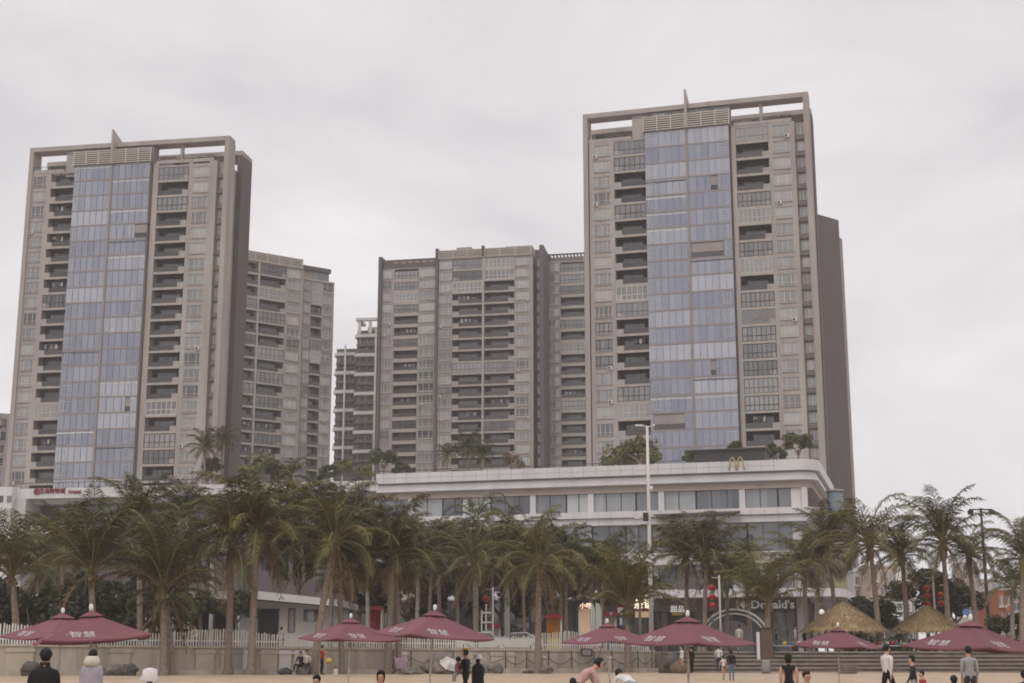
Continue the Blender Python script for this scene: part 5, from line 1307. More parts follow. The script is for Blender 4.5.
# white arch with grey stage
b0, b1 = px(699, 640, 112), px(771, 640, 112); bw = (b1.x - b0.x) / 2; ah = px(735, 609.5, 112).z - PROM
t = thing('arch_gate', 'wide double white arch with grey backdrop on the promenade', 'arch', ((b0.x + b1.x) / 2, 112, PROM))
for (k, rr) in ((1.0, .09), (.90, .07)):
    c = MB(); P = [(-bw * k * math.cos(math.pi * i / 24), 0, ah * k * math.sin(math.pi * i / 24) ** .8) for i in range(25)]; c.tube(P, rr, 'white_paint', 8); c.build('arch_rib', t)
c = MB(); P = [(-bw * .55 * math.cos(math.pi * i / 16), .5, ah * .74 * math.sin(math.pi * i / 16) ** .7) for i in range(17)]; c.extr(P, (0, .3, 0), 'stone_grey'); c.build('backdrop', t)
# dark kiosk column and pale posts at the top of the steps
b = px(765, 640, 97.4); t = thing('kiosk', 'narrow dark kiosk with pale edge post standing on the steps', 'kiosk', (b.x, 97.0, 1.2)); zt = px(765, 629, 97).z - 1.2
c = MB(); c.box(-.35, .45, 0, .7, -.2, zt, 'cloth_brown'); c.build('body', t); c = MB(); c.box(-.62, -.42, 0, .2, -.6, zt - .2, 'metal_pale'); c.build('post', t); c = MB(); c.box(-.4, .5, -.05, .75, zt + .002, zt + .1, 'metal_dark'); c.build('roof', t)
o = px(766, 668, 93); c = MB(); c.lathe([(.24, 0), (.3, .1), (.28, .75), (.22, .8)], 'stone_grey', 14); o = c.build('litter_bin', None, (o.x, 93, .3)); tag(o, 'squat grey bin at the foot of the steps below the kiosk', 'bin')
o = px(847, 668, 92.5); t = thing('wooden_crate', 'dark wooden crate on the sand before the steps, under the umbrella', 'crate', (o.x, 92.5, .3)); c = MB(); c.box(-.55, .55, -.3, .3, .02, .62, 'cloth_brown'); c.build('body', t)
for k in range(4): c = MB(); c.box(-.57, .57, -.33, -.302, .06 + k * .15, .17 + k * .15, 'rock'); c.build('slat', t)
# railing beside the tea shop
a, b = px(640, 640, 100), px(694, 640, 100); t = thing('metal_railing', 'dark metal railing on the promenade below the tea shop', 'railing', (a.x, 100, PROM)); w = b.x - a.x
for k in range(16): c = MB(); c.box(w * k / 15 - .03, w * k / 15 + .03, -.03, .03, 0, px(660, 637, 100).z - PROM, 'metal_dark'); c.build('upright', t)
c = MB(); hh = px(660, 637, 100).z - PROM; c.box(0, w, -.04, .04, hh, hh + .06, 'metal_dark'); c.build('rail', t)
# toy tables with bright beach toys along the promenade edge
def bucket(col):
    def f():
        m = MB(); m.lathe([(.10, 0), (.15, .26), (.16, .27)], col, 10); return m.mesh('toy_bucket')
    return cached(('bk', col), f)
def ball(col):
    def f():
        m = MB(); m.lathe([(.02, 0), (.12, .04), (.18, .13), (.18, .2), (.12, .3), (.02, .34)], col, 10); return m.mesh('beach_ball')
    return cached(('bl', col), f)
tc_ = [('yellow', 'cloth_yellow'), ('red', 'cloth_red'), ('green', 'cloth_green'), ('blue', 'cloth_blue'), ('orange', 'cloth_orange'), ('pink', 'cloth_pink'), ('white', 'cloth_white')]
tables = [(700, 'below the white arch, nearer the umbrella'), (718, 'below the white arch, nearer the kiosk'), (783, 'past the kiosk'), (806, 'beside the umbrella under the big shelter'), (872, 'between the two thatched shelters, nearer the big one'), (897, 'between the two thatched shelters, in the gap'), (945, 'under the last large umbrella'), (1002, 'close to the edge of the view')]
for (u_, wh) in tables:
    b = px(u_, 640, 99.2); t = thing('toy_table', 'low trestle table of beach toys ' + wh, 'table', (b.x, 99.2, PROM), 0, 'toy tables along the promenade')
    c = MB(); c.box(-.8, .8, -.3, .3, .36, .40, 'booth_white'); c.build('table_top', t)
    for s in (-.7, .7): c = MB(); c.box(s - .03, s + .03, -.25, .25, 0, .358, 'metal_dark'); c.build('leg', t)
    for k in sorted(rnd.sample(range(8), 5)):
        nm, cm = rnd.choice(tc_); isb = rnd.random() < .5
        o = put('beach_ball' if isb else 'toy_bucket', ball(cm) if isb else bucket(cm), None, (b.x - .68 + k * .19 + rnd.uniform(-.03, .03), 99.2 + rnd.uniform(-.15, .1), PROM + .40), 0, (rnd.uniform(.6, 1.05),) * 3)
        tag(o, f'{nm} {"beach ball" if isb else "toy bucket"} on the toy table {wh}', 'beach ball' if isb else 'bucket', f'{nm} {"balls" if isb else "buckets"} on the toy table {wh}')
# pink deck chair, pale parasol on the boulder
o = px(404, 672, wy_at(404) - 2.6); t = thing('deck_chair', 'pink lilac deck chair by the palm trunks at the wall', 'deck chair', (o.x, o.y, gz(o.x, o.y)), R_(160)); t.scale = (.75, .75, .75)
c = MB(); c.extr([(-.55, -.5, .35), (.55, -.5, .35), (.55, .35, .5), (.55, .75, 1.35), (-.55, .75, 1.35), (-.55, .35, .5)][0:2] + [(.5, .35, .42), (-.5, .35, .42)], (0, 0, .03), 'cloth_lilac'); c.build('seat', t)
c = MB(); c.extr([(-.5, .36, .42), (.5, .36, .42), (.5, .8, 1.3), (-.5, .8, 1.3)], (0, .03, .01), 'cloth_lilac'); c.build('backrest', t)
for s in (-.53, .53):
    c = MB(); c.tube([(s, -.6, 0), (s, .83, 1.35)], .03, 'umbrella_pole', 6); c.build('frame', t); c = MB(); c.tube([(s, .6, 0), (s, -.5, .42)], .03, 'umbrella_pole', 6); c.build('leg', t)
o = px(449, 662, wy_at(449) - 3.2); t = thing('pale_parasol', 'open pale grey parasol leaning on the largest boulder', 'parasol', (o.x, o.y, px(449, 664, o.y).z), 0); t.rotation_euler = (R_(35), R_(28), 0); t.scale = (.85, .85, .85)
c = MB()
for q in range(8):
    a0, a1 = q * math.pi / 4, (q + 1) * math.pi / 4
    for (r0, z0, r1, z1) in ((.02, .42, .45, .33), (.45, .33, .8, .05)):
        P = [(r0 * math.cos(a0), r0 * math.sin(a0), z0), (r1 * math.cos(a0), r1 * math.sin(a0), z1), (r1 * math.cos(a1), r1 * math.sin(a1), z1), (r0 * math.cos(a1), r0 * math.sin(a1), z0)]
        c.poly(P, 'booth_white' if q % 2 else 'flag_pale'); c.poly([(p[0], p[1], p[2] - .012) for p in P][::-1], 'flag_pale')
c.build('canopy', t); c = MB(); c.tube([(0, 0, .44), (0, 0, -.75)], .018, 'metal_pale', 6); c.build('pole', t)

# ------------------------------------------------------------------ distant town at the right
def far_house(label, u0, u1, vt, vb, Y, m_, rows, colsn, seed, name='apartment_house', roof='flat'):
    a, b = px(u0, 640, Y), px(u1, 640, Y); w = b.x - a.x; zt = px(u0, vt, Y).z; t = thing(name, label, 'building', (a.x, Y, PROM)); H = zt - PROM; r = random.Random(seed)
    c = MB(); c.box(0, w, 0, 10, 0, H, m_); c.build('wall', t); c = MB(); c.box(-.15, w + .15, -.15, 10.1, H, H + .35, 'far_white'); c.build('parapet', t)
    for i in range(rows):
        for j in range(colsn):
            x = w * (j + .5) / colsn; z = H - (i + .62) * (H - 1.5) / rows; ww, hh = w / colsn * .3, (H - 1.5) / rows * .28
            f = MB(); f.box(x - ww, x + ww, -.06, -.004, z - hh, z + hh, 'dark_glass' if r.random() < .6 else 'grey_glass')
            f.box(x - ww - .05, x + ww + .05, -.1, -.062, z - hh - .08, z - hh, 'far_white'); f.box(x - .04, x + .04, -.09, -.062, z - hh, z + hh, 'white_frame'); f.build('window', t)
            if (j + i) % 3 == 0: f = MB(); f.box(x - ww - .2, x + ww + .2, -.8, -.11, z - hh - .35, z - hh - .12, 'far_white'); f.build('balcony', t)
    return t
far_house('distant beige apartment house between the palms, above the roundel shop', 873, 900, 567, 640, 225, 'far_beige', 5, 3, 1)
far_house('distant pale apartment house against the dark slab building', 857, 872, 572, 640, 232, 'far_white', 5, 2, 2)
far_house('distant narrow beige house between thin palm and round tree', 906, 919, 583, 640, 235, 'far_beige', 4, 2, 3)
far_house('faint distant tower block seen between palm trunks by the floodlight mast', 967, 983, 563, 640, 420, 'far_grey', 10, 3, 4)
far_house('faint distant pale block beyond the floodlight mast', 984, 1012, 580, 640, 380, 'far_grey', 6, 5, 5)
far_house('small orange house behind the palms at the edge of the view', 1001, 1014, 590, 640, 190, 'far_orange', 3, 2, 6, 'orange_house')
far_house('grey house at the very edge of the view behind a palm', 1015, 1040, 598, 640, 200, 'far_white', 3, 3, 7, 'grey_house')
a, b = px(881, 640, 175), px(914, 640, 175); t = thing('roundel_shop', 'low white shop with a red roundel sign and white awning', 'shop', (a.x, 175, PROM)); w = b.x - a.x
def RZ(v): return px(900, v, 175).z - PROM
c = MB(); c.box(0, w, 0, 8, 0, RZ(602), 'far_white'); c.build('wall', t); c = MB(); c.box(-.1, w + .1, -.3, -.01, RZ(612.5), RZ(601.5), 'stone_grey'); c.build('sign_board', t)
c = MB(); c.box(.1, w - .1, -.36, -.31, RZ(612), RZ(602), 'far_white'); c.build('sign_face', t)
c = MB(); c.lathe([(.36, -.02), (.36, .02)], 'sign_red', 20); o = c.build('round_emblem', t, (px(888, 640, 175).x - a.x, -.4, RZ(607))); o.rotation_euler = (R_(90), 0, 0)
text_on('lettering', '利客来', .85, 'shop_dark', t, (px(901, 640, 175).x - a.x, -.39, RZ(607)), .02)
c = MB(); c.extr([(px(884, 640, 175).x - a.x, -1.6, RZ(620)), (px(900, 640, 175).x - a.x, -1.6, RZ(620)), (px(900, 640, 175).x - a.x, -.05, RZ(613.5)), (px(884, 640, 175).x - a.x, -.05, RZ(613.5))], (0, 0, .12), 'white_panel'); c.build('awning', t)
c = MB(); c.box(.5, w - .5, -.05, -.012, 0, RZ(621), 'dark_glass'); c.build('shop_window', t)
# ------------------------------------------------------------------ people
def person(label, loc, h=1.66, face=0.0, pose='stand', top='white', bottom='black', hair='hair', long_hair=False, hat=None, coat=False, sleeves='long', shorts=False, dress=False, extra=None, lean=0.0, seed=0, hood=None, skirt=False):
    """local +y is where the figure faces; face = heading in degrees, 0 looks away from the camera"""
    r = random.Random(seed + int(h * 1000)); k = h / 1.70
    t = thing('person', label, 'person', loc, R_(face))
    J = {}; hip = .92; 
    st = dict(stand=(.0, .0), walk=(.22, -.20))
    bendf = R_(lean)
    seat = 0
    if pose == 'sit': hip = .47
    if pose == 'crouch': hip = .38
    if pose == 'kneel': hip = .45
    J['pel'] = Vector((0, 0, hip))
    def up(d, side=0):      # a point d above the pelvis along the (leaning) spine
        return J['pel'] + Vector((side, math.sin(bendf) * d, math.cos(bendf) * d))
    J['belly'] = up(.16); J['chest'] = up(.36); J['neck0'] = up(.52); J['neck'] = up(.565) + Vector((0, .012, 0)); hb = up(.635) + Vector((0, .03 + .03 * math.sin(bendf), -.03 * math.sin(bendf)))
    ht = hb + Vector((0, math.sin(bendf * .5) * .13, math.cos(bendf * .5) * .13)); J['head'] = hb; J['crown'] = ht
    V = []; E = []; RD = []; TG = []
    def add(p, rad, tagn, par=None):
        V.append(Vector(p)); RD.append(rad); TG.append(tagn)
        if par is not None: E.append((par, len(V) - 1))
        return len(V) - 1
    pl = add(J['pel'], (.145, .115), 'bottom'); be = add(J['belly'], (.135, .10), 'top', pl); ch = add(J['chest'], (.155, .115), 'top', be); n0 = add(J['neck0'], (.085, .075), 'top', ch)
    nk = add(J['neck'], (.052, .055), 'skin', n0); hd = add(J['head'], (.080, .092), 'skin', nk); cr = add(J['crown'], (.088, .104), 'skin', hd)
    fd = Vector((0, 1, -.15 * math.sin(bendf)))
    add(hb + fd * .105 + Vector((0, 0, .035)), (.016, .016), 'skin', hd)
    for s in (-1, 1):
        # legs
        a = add(J['pel'] + Vector((s * .095, 0, -.05)), (.095, .10), 'bottom', pl)
        if pose == 'sit': kn, an, to = Vector((s * .13, .42, hip + .02)), Vector((s * .13, .50, .08)), Vector((s * .14, .66, .035))
        elif pose in ('crouch', 'kneel'): kn, an, to = Vector((s * .17, .36, .42)), Vector((s * .14, .02, .09)), Vector((s * .15, .17, .035))
        else:
            f = dict(stand=.03 * s, walk=.24 * s, bend=.04 * s)[pose]; lift = .05 if (pose == 'walk' and s < 0) else 0
            kn = Vector((s * .105, f * .55 + .03, .49)); an = Vector((s * .10, f - .02, .09 + lift)); to = Vector((s * .115, f + .14, .035 + lift * .4))
        b1 = add(kn, (.062, .064), 'skin' if shorts else 'bottom', a); mid = add(kn.lerp(an, .35) + Vector((0, -.02, 0)), (.055, .06), 'skin' if shorts else 'bottom', b1); c1 = add(an, (.040, .045), 'skin' if shorts else 'bottom', mid); add(to, (.04, .028), 'shoe', c1)
        # arms
        sh = up(.47, s * .19); 
        if pose == 'bend' or (pose == 'crouch' and lean > 20): el, wr = sh + Vector((s * .03, .12, -.26)), sh + Vector((-s * .02, .22, -.48))
        elif extra == 'carry': el, wr = sh + Vector((s * .05, .06, -.28)), sh + Vector((-s * .10, .28, -.22))
        elif extra == 'phone' and s > 0: el, wr = sh + Vector((s * .06, .05, -.27)), sh + Vector((-.02, .24, -.10))
        elif pose == 'sit': el, wr = sh + Vector((s * .06, .10, -.26)), sh + Vector((-s * .03, .32, -.36))
        elif pose == 'walk': el, wr = sh + Vector((s * .05, -.06 * s, -.29)), sh + Vector((s * .03, .06 - .14 * s, -.53))
        else: el, wr = sh + Vector((s * .03, -.02, -.29)), sh + Vector((s * .015, .06, -.53))
        a = add(sh, (.068, .068), 'top', ch); b1 = add(el, (.043, .045), 'top' if sleeves == 'long' else 'skin', a)
        if sleeves == 'short': V[b1:b1] = []; 
        c1 = add(wr, (.028, .030), 'top' if sleeves == 'long' else 'skin', b1); d = (wr - el).normalized(); pm = add(wr + d * .075, (.034, .018), 'skin', c1)
        sd = d.cross(Vector((0, 1, .1))); sd = sd.normalized() if sd.length > .1 else Vector((1, 0, 0))
        for q in range(4):
            ln = (.062, .074, .070, .054)[q]; base = wr + d * .085 + sd * (.027 - .018 * q)
            g1 = add(base + d * ln * .55, (.0085, .0085), 'skin', pm); add(base + d * ln * .95 + Vector((0, .018, 0)), (.0075, .0075), 'skin', g1)
        g1 = add(wr + d * .05 + sd * .045 + Vector((0, .01, 0)), (.010, .010), 'skin', c1); add(wr + d * .085 + sd * .055 + Vector((0, .025, 0)), (.0085, .0085), 'skin', g1)
    me = bpy.data.meshes.new('body'); me.from_pydata([tuple(v) for v in V], E, []); ob = bpy.data.objects.new('body', me); COL.objects.link(ob)
    sk = ob.modifiers.new('skin', 'SKIN'); sk.use_smooth_shade = True; sv = me.skin_vertices[0].data
    for i, rr in enumerate(RD): sv[i].radius = rr
    sv[0].use_root = True
    ss = ob.modifiers.new('sub', 'SUBSURF'); ss.levels = 1; ss.render_levels = 1
    dg = bpy.context.evaluated_depsgraph_get(); dg.update(); m2 = bpy.data.meshes.new_from_object(ob.evaluated_get(dg)); bpy.data.objects.remove(ob)
    names = {'top': 'cloth_' + top, 'bottom': 'cloth_' + bottom, 'skin': 'skin', 'shoe': 'cloth_charcoal'}
    m2.materials.clear(); keys = list(names)
    for q in keys: m2.materials.append(MATS[names[q]])
    seg = [(V[a], V[b], TG[b]) for a, b in E]
    for p in m2.polygons:
        best, bt = 9, 'top'; c = p.center
        for a, b, tg in seg:
            ab = b - a; tt = max(0, min(1, (c - a).dot(ab) / max(1e-9, ab.length_squared))); dd = (c - a - ab * tt).length
            if dd < best: best, bt = dd, tg
        p.material_index = keys.index(bt); p.use_smooth = True
    m2.transform(Matrix.Diagonal((k, k, k, 1))); put('body', m2, t)
    hm = MB(); hc = (J['head'] * .45 + J['crown'] * .55) * k
    # hair
    i0 = len(hm.v)
    for j in range(9):
        th = math.pi * j / 8
        for q in range(14):
            ph = 2 * math.pi * q / 14; x, y, z = math.sin(th) * math.cos(ph), math.sin(th) * math.sin(ph), math.cos(th)
            wv = 1 + .10 * noise.noise((x * 2.5 + seed, y * 2.5, z * 1.2)); x *= wv; y *= wv
            if z < .25 and y > .05: y = -.15; x *= .7; z = .2
            if z < -.1 and not long_hair: x *= .84; y *= .88; z *= 1.05
            if z < 0 and long_hair and y < .35: z *= 1.8; 
            hm.v.append((hc.x + x * .100 * k, hc.y - .014 * k + y * .116 * k, hc.z + .020 * k + z * .124 * k))
    kk = hm.mi(hair)
    for j in range(8):
        for q in range(14):
            q2 = (q + 1) % 14; hm.f.append((i0 + j * 14 + q, i0 + (j + 1) * 14 + q, i0 + (j + 1) * 14 + q2, i0 + j * 14 + q2)); hm.m.append(kk); hm.sm.append(True)
    if not hood: hm.build('hair', t)
    fc = MB()
    for s in (-1, 1): fc.lathe([(.003, -.008), (.013, -.004), (.013, .004), (.003, .008)], 'black_paint', 8, tuple(hc + Vector((s * .032 * k, .093 * k, -.025 * k))))
    fm_ = MB(); fm_.box(hc.x - .022 * k, hc.x + .022 * k, hc.y + .085 * k, hc.y + .097 * k, hc.z - .093 * k, hc.z - .084 * k, 'cloth_rose'); fm_.build('mouth', t); fc.build('eyes', t)
    if hood:
        c = MB(); c.lathe([(.05, -.20), (.14, -.17), (.165, -.10), (.13, .0), (.11, .02)], hood, 14, (0, hc.y - .05 * k, hc.z - .03)); c.build('hood', t); hm.build('hair', t)
    if hat == 'sun': c = MB(); c.lathe([(.26, .01), (.27, .02), (.14, .05), (.12, .14), (.06, .17), (.01, .175)], 'cloth_white', 18, tuple(hc + Vector((0, 0, .02)))); c.build('hat', t)
    if hat == 'bucket': c = MB(); c.lathe([(.17, -.06), (.175, -.05), (.125, .04), (.115, .13), (.05, .155), (.01, .16)], 'cloth_white', 16, tuple(hc + Vector((0, 0, .02)))); c.build('hat', t)
    if hat == 'cap': c = MB(); c.lathe([(.112, .02), (.105, .09), (.06, .135), (.01, .145)], 'cloth_red', 14, tuple(hc + Vector((0, 0, .01)))); c.box(hc.x - .06, hc.x + .06, hc.y + .08, hc.y + .19, hc.z + .035, hc.z + .05, 'cloth_red'); c.build('cap', t)
    if hat == 'crown':
        c = MB()
        for q in range(7): a = 2 * math.pi * q / 7; c.lathe([(.005, 0), (.03, .015), (.026, .05), (.004, .085)], 'gold', 6, (hc.x + .085 * math.cos(a), hc.y + .085 * math.sin(a), hc.z + .10))
        c.build('headband', t)
    if coat or skirt or dress:
        c = MB(); z1 = (J['chest'].z + .08) * k if (coat or dress) else J['pel'].z * k + .08; z0 = (.10 if dress else .55 if coat else .40) * k
        rr = (.215, .25, .25) if coat or dress else (.16, .24, .26)
        c.lathe([(rr[2] * k * .96, z0 + .0), (rr[2] * k, z0 + .01), (rr[1] * k, (z0 + z1) / 2), (rr[0] * k * 1.0, z1 - .10), (rr[0] * k * .93, z1 + .0), (.15 * k, z1 + .06), (.085 * k, z1 + .10), (.080 * k, z1 + .17)], 'cloth_' + (top if coat or dress else bottom), 18); c.v = [(x, y * (.66 if coat else .8), z) for x, y, z in c.v]; c.build('robe' if dress else 'coat' if coat else 'skirt', t)
    if extra == 'carry':
        b0 = Vector((-.10, .25, 1.17 * k))
        c = MB(); c.lathe([(.03, -.22), (.10, -.18), (.12, -.05), (.10, .08), (.05, .13)], 'cloth_pink', 12, tuple(b0)); c.tube([b0 + Vector((-.07, .02, -.18)), b0 + Vector((-.14, .1, -.32)), b0 + Vector((-.15, .06, -.48))], [.05, .045, .03], 'cloth_white', 8); c.tube([b0 + Vector((.06, .02, -.18)), b0 + Vector((.02, .12, -.34)), b0 + Vector((-.02, .1, -.48))], [.05, .045, .03], 'cloth_white', 8)
        c.build('baby_body', t) if False else None
        tb = thing('person', 'baby in pink carried in the arms of the walker with the golden headband', 'person', Vector(loc) + Matrix.Rotation(R_(face), 3, 'Z') @ b0, R_(face))
        m = MB(); 
        c2 = MB(); c2.lathe([(.03, -.22), (.10, -.18), (.12, -.05), (.10, .08), (.05, .13), (.04, .15), (.07, .19), (.08, .25), (.06, .31), (.01, .33)], 'cloth_rose', 12)
        for (x1, x2) in ((-.07, -.15), (.06, -.02)): c2.tube([(x1, .02, -.17), (x2, .1, -.32), (x2 - .02, .08, -.48)], [.055, .045, .03], 'cloth_white', 8)
        for s in (-1, 1): c2.tube([(s * .09, 0, .06), (s * .14, -.05, -.04), (s * .1, -.12, -.02)], [.04, .034, .025], 'cloth_rose', 8)
        c2.build('body', tb); c2 = MB(); c2.lathe([(.03, .17), (.086, .21), (.088, .26), (.065, .32), (.01, .345)], 'hair', 12, (0, -.01, 0)); c2.build('hair', tb)
    return t
def stand_at(u, vfoot=None, Y=None, z=None):
    p = px(u, vfoot or 660, Y); g = ground_at(p.x, Y) if z is None else z; return (p.x, Y, g)
def by_head(label, u, vhead, Y, pose='stand', **k):
    """a figure on the sand whose height follows from where the head stands"""
    p = px(u, vhead, Y); g = gz(p.x, Y); k.setdefault('h', max(1.0, (p.z - g)) if pose in ('stand', 'walk') else 1.62); return person(label, (p.x, Y, g), pose=pose, **k)
by_head('person in dark jacket seen from behind under the twin umbrellas', 46, 651.5, 22.5, top='black', bottom='black', coat=True, face=8, seed=1)
by_head('person in lavender coat with cream hood seen from behind', 93, 652, 30, top='lavender', bottom='charcoal', coat=True, hood='cloth_cream', face=-6, seed=2)
by_head('short person in white bucket hat at the frame bottom near the web of rocks' if False else 'short child in a white bucket hat, only the hat in view', 150, 675.5, 24, top='white', hat='bucket', face=20, seed=3)
by_head('child with short dark hair below the leaning palm', 317, 677, 25, top='charcoal', bottom='navy', face=170, seed=4)
by_head('girl with long dark hair facing the camera', 381, 672.5, 25, top='black', bottom='black', long_hair=True, face=180, seed=5)
p = px(575, 684, 32); person('woman in pink shirt bending forward to one side', (p.x, 32, gz(p.x, 32) + .02), h=1.70, pose='bend', lean=50, face=-78, top='pink', bottom='charcoal', seed=6)
by_head('dark haired child just beside the bending woman in pink', 573, 680.0, 26.5, top='rose', bottom='navy', face=10, seed=7)
p = px(632, 674, 35); person('person in white top stooping, rounded white back towards the camera', (p.x, 35, gz(p.x, 35)), h=1.66, pose='bend', lean=72, face=24, top='white', bottom='grey', seed=8)
by_head('woman in black with bare arms seen from behind, before the kiosk', 788, 655, 36, top='black', bottom='black', sleeves='none', long_hair=True, face=-12, seed=9)
by_head('child with brown hair near the woman in black', 806, 672.5, 26, top='yellow', bottom='denim', hair='hair_brown', face=200, seed=10)
by_head('person in white shirt and dark trousers under the second thatched shelter', 886, 646, 46, 'walk', top='white', bottom='black', face=-60, seed=11)
by_head('person in dark plaid clothes walking near a small child in red', 912, 657, 41, 'walk', top='charcoal', bottom='grey', face=70, seed=12)
by_head('small child in red between the plaid walker and the white shirted walker', 922, 672, 38, top='red', bottom='navy', face=100, seed=13)
by_head('dark haired child, only the top of the head in view, under the last large umbrella', 954, 677.5, 27, top='charcoal', face=0, seed=14)
by_head('person in pale grey top and dark trousers seen from behind under the last large umbrella', 968, 648, 42, top='grey', bottom='charcoal', face=0, seed=15)
by_head('person in dark clothes cut by the edge of the view', 1024, 672, 28, top='charcoal', bottom='black', face=-30, seed=16)
p = px(466, 650, 49); person('walker with golden headband in black trousers carrying a baby in pink', (p.x, 49, gz(p.x, 49)), h=px(466, 651.0, 49).z, pose='walk', face=60, top='black', bottom='black', hat='crown', extra='carry', seed=17)
by_head('woman in long black robe and white sun hat', 478, 658, 48, 'stand', top='black', bottom='black', dress=True, hat='sun', face=20, seed=18)
Yw = wy_at(304) - 3.4
p = px(301, 663, Yw); zr = p.z - .47
person('person in black sitting on the rock by the leaning palm', (px(300.5, 660, Yw).x, Yw, px(300, 664, Yw).z - .47), h=1.6, pose='sit', face=150, top='black', bottom='black', seed=19)
person('second dark haired person sitting on the rock, pale sleeve against the palm trunk', (px(306, 660, Yw).x, Yw + .2, px(306, 663, Yw).z - .47), h=1.6, pose='sit', face=200, top='cream', bottom='charcoal', seed=20)
Yw = wy_at(322) - 3.6; p = stand_at(321.5, 678, Yw); person('man in red shirt and black trousers standing at the foot of the wall', p, h=1.68, top='red', bottom='black', face=-70, seed=21, extra='phone')
o = put('beach_bag', ball('cloth_yellow'), None, (p[0] + .42, p[1] - .1, p[2] + .62), 0, (1.2, 1.2, 1.1)); tag(o, 'yellow round beach bag held by the man in red shirt', 'bag')
p = stand_at(336, 678, Yw); person('small child in white sitting on the sand by the palm trunk', (p[0], p[1], p[2] - .22), h=1.05, pose='crouch', lean=12, top='white', bottom='white', face=160, seed=22)
p = px(281, 640, wy_at(281) + 2.2); person('person in white shirt standing behind the picket fence at the pavilion', (p.x, wy_at(281) + 2.2, PROM), h=px(281, 627.5, wy_at(281) + 2.2).z - PROM, top='white', bottom='charcoal', face=0, seed=23)
for (u, v, lb, tp) in ((157, 626, 'dark clothed person behind the fence by the low crowned palm', 'charcoal'), (185, 624, 'dark clothed person behind the fence, next to the person with pale sleeve', 'black'), (195, 625.5, 'person with pale sleeve among dark clothed people behind the fence', 'cream')):
    Y = wy_at(u) + 6; p = px(u, v, Y); person(lb, (p.x, Y, PROM), h=min(1.75, p.z - PROM), top=tp, bottom='black', face=170, seed=int(u))
p = stand_at(682, 669, 92.6); person('person in white shirt and dark shorts between huge boulder and umbrella pole', p, h=1.7, top='white', bottom='navy', face=100, shorts=True, seed=24)
p = stand_at(692, 669, 93.4); person('person in black half hidden behind the umbrella pole near the boulder', p, h=1.62, top='black', bottom='black', face=40, seed=25)
p = px(720.5, 668, 95.2); person('person in white shirt and red cap climbing the stone steps', (p.x, 95.85, .38), h=1.62, pose='walk', top='white', bottom='navy', hat='cap', face=-10, seed=26)
p = px(723.5, 668, 80); person('boy in white shirt and dark shorts walking in front of the steps', (p.x, 80, gz(p.x, 80)), h=1.28, pose='walk', top='white', bottom='charcoal', shorts=True, sleeves='none', face=15, seed=27)
p = px(731.5, 668, 79); person('woman in black top and blue jeans in front of the steps', (p.x, 79, gz(p.x, 79)), h=1.6, top='black', bottom='denim', long_hair=True, face=5, seed=28)
for (u, v, lb, tp, bt) in ((739, 624.5, 'person with dark hair and pale top at the white arch', 'cream', 'grey'), (762, 629, 'person in pink top standing behind the kiosk', 'pink', 'charcoal'), (795, 625, 'person in pale clothes raising from the crowd by the umbrella under the big shelter', 'white', 'grey'), (804, 629, 'person in black on the promenade beside the pale clothed one', 'black', 'black'), (881, 630, 'person in rose top between the two thatched shelters', 'rose', 'navy'), (899, 632, 'person in dark clothes between the two thatched shelters', 'charcoal', 'black'), (826, 631, 'person in navy top between the globe lamps and the big thatched shelter', 'navy', 'black'), (858, 630, 'person in red top under the eave of the big thatched shelter', 'red', 'charcoal'), (868, 632, 'person in white top walking between the big shelter and its neighbour', 'white', 'navy'), (909, 630, 'person in grey top under the eave of the second thatched shelter', 'grey', 'black'), (936, 631, 'person in blue top beside the post of the second thatched shelter', 'blue', 'charcoal'), (776, 630, 'person in charcoal top just beyond the kiosk', 'charcoal', 'denim'), (1003, 633, 'person in lilac top near the end of the toy tables', 'lilac', 'black'), (953, 634, 'person in charcoal on the promenade behind the last large umbrella', 'charcoal', 'navy')):
    Y = 101.5; p = px(u, v, Y); person(lb.replace('raising from the crowd', 'on the promenade'), (p.x, Y, PROM), h=max(1.5, min(1.78, p.z - PROM)), top=tp, bottom=bt, face=(u * 37) % 360, seed=int(u))

# ------------------------------------------------------------------ air, sky and light
hz = MB(); hz.box(-340, 340, -30, 560, -5.5, 122, 'white_paint'); ho = hz.build('haze'); ho['kind'] = 'stuff'
vm = bpy.data.materials.new('haze_air'); vm.use_nodes = True; vn = vm.node_tree.nodes; vn.remove(vn['Principled BSDF'])
pv = vn.new('ShaderNodeVolumePrincipled'); pv.inputs['Color'].default_value = (0.93, 0.90, 0.91, 1); pv.inputs['Density'].default_value = 0.00032; pv.inputs['Anisotropy'].default_value = 0.0
vm.node_tree.links.new(pv.outputs[0], vn['Material Output'].inputs['Volume']); ho.data.materials.clear(); ho.data.materials.append(vm)

SUN_EL, SUN_AZ = R_(48), R_(205)      # azimuth clockwise from +y: behind the camera, to its left
sd = bpy.data.lights.new('sun', 'SUN'); sd.energy = 0.9; sd.angle = R_(30); sd.color = (1, .95, .90); so = bpy.data.objects.new('sun', sd); COL.objects.link(so)
sv_ = Vector((math.sin(SUN_AZ) * math.cos(SUN_EL), math.cos(SUN_AZ) * math.cos(SUN_EL), math.sin(SUN_EL)))
so.rotation_euler = sv_.to_track_quat('Z', 'Y').to_euler(); so.location = (0, 0, 150)
w = bpy.data.worlds.new('World'); scene.world = w; w.use_nodes = True; nt = w.node_tree; n = nt.nodes; l = nt.links
bg = n['Background']; bg.inputs['Strength'].default_value = 0.1
sky = n.new('ShaderNodeTexSky'); sky.sky_type = 'NISHITA'; sky.sun_disc = False; sky.sun_elevation = SUN_EL; sky.sun_rotation = SUN_AZ
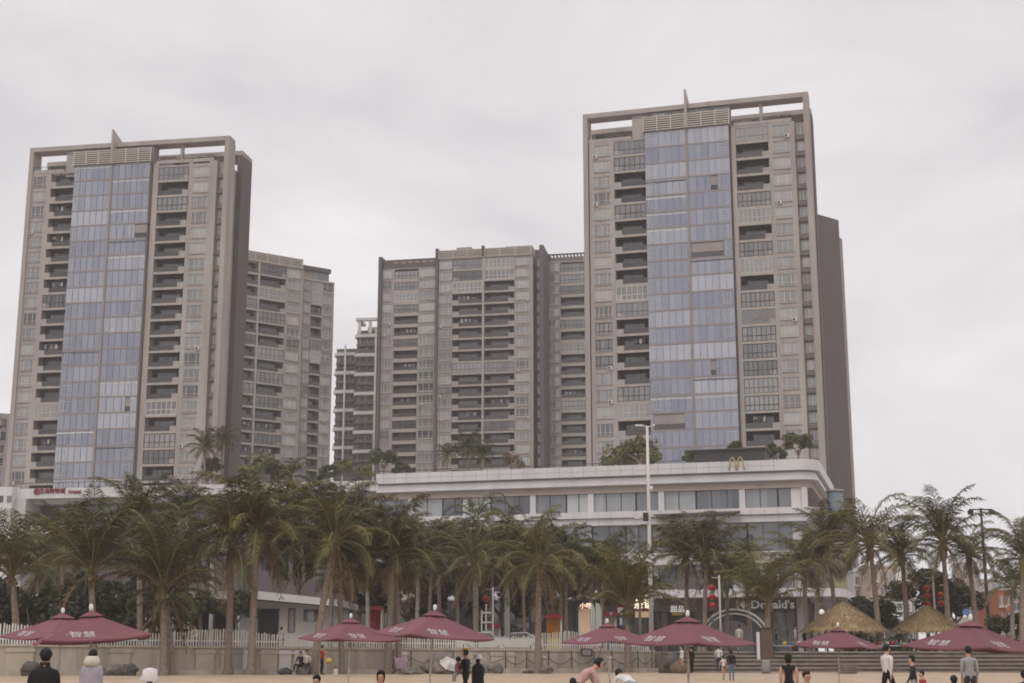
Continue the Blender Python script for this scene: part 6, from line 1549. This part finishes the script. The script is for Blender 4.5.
tc = n.new('ShaderNodeTexCoord'); mp = n.new('ShaderNodeMapping'); mp.inputs['Scale'].default_value = (1.0, 1.0, 2.2); mp.inputs['Rotation'].default_value = (0, R_(14), 0); mp.inputs['Location'].default_value = (0.35, 0.2, 0.1)
l.new(tc.outputs['Generated'], mp.inputs[0])
nz = n.new('ShaderNodeTexNoise'); nz.inputs['Scale'].default_value = 3.4; nz.inputs['Detail'].default_value = 6; nz.inputs['Roughness'].default_value = .52; nz.inputs['Distortion'].default_value = .4; l.new(mp.outputs[0], nz.inputs['Vector'])
rp = n.new('ShaderNodeValToRGB'); rp.color_ramp.elements[0].position = .33; rp.color_ramp.elements[0].color = (.90, .895, .915, 1); rp.color_ramp.elements[1].position = .68; rp.color_ramp.elements[1].color = (1.21, 1.205, 1.21, 1)
l.new(nz.outputs[0], rp.inputs[0])
sx = n.new('ShaderNodeSeparateXYZ'); l.new(tc.outputs['Generated'], sx.inputs[0])
mr = n.new('ShaderNodeMapRange'); mr.inputs[1].default_value = 0.45; mr.inputs[2].default_value = 1.0; mr.inputs[3].default_value = 1.0; mr.inputs[4].default_value = 1.5; l.new(sx.outputs[2], mr.inputs[0])
cl = n.new('ShaderNodeMix'); cl.data_type = 'RGBA'; cl.blend_type = 'MULTIPLY'; cl.inputs[0].default_value = 1; cl.inputs[7].default_value = (8.1, 7.82, 7.84, 1); l.new(rp.outputs[0], cl.inputs[6])
sc_ = n.new('ShaderNodeVectorMath'); sc_.operation = 'SCALE'; l.new(cl.outputs[2], sc_.inputs[0]); l.new(mr.outputs[0], sc_.inputs['Scale'])
mx = n.new('ShaderNodeMix'); mx.data_type = 'RGBA'; mx.inputs[0].default_value = .93; l.new(sky.outputs[0], mx.inputs[6]); l.new(sc_.outputs[0], mx.inputs[7]); l.new(mx.outputs[2], bg.inputs['Color'])
scene.view_settings.view_transform = 'Standard'; scene.view_settings.look = 'None'; scene.view_settings.exposure = 0.0; scene.view_settings.gamma = 1
scene.render.engine = 'CYCLES'; cy = scene.cycles
cy.filter_width = 1.8; cy.max_bounces = 6; cy.diffuse_bounces = 3; cy.glossy_bounces = 2; cy.volume_bounces = 1; cy.transparent_max_bounces = 8; cy.volume_step_rate = 4; cy.use_denoising = True
try: cy.denoiser = 'OPENIMAGEDENOISE'
except Exception: pass
cy.use_adaptive_sampling = True; cy.adaptive_threshold = .02
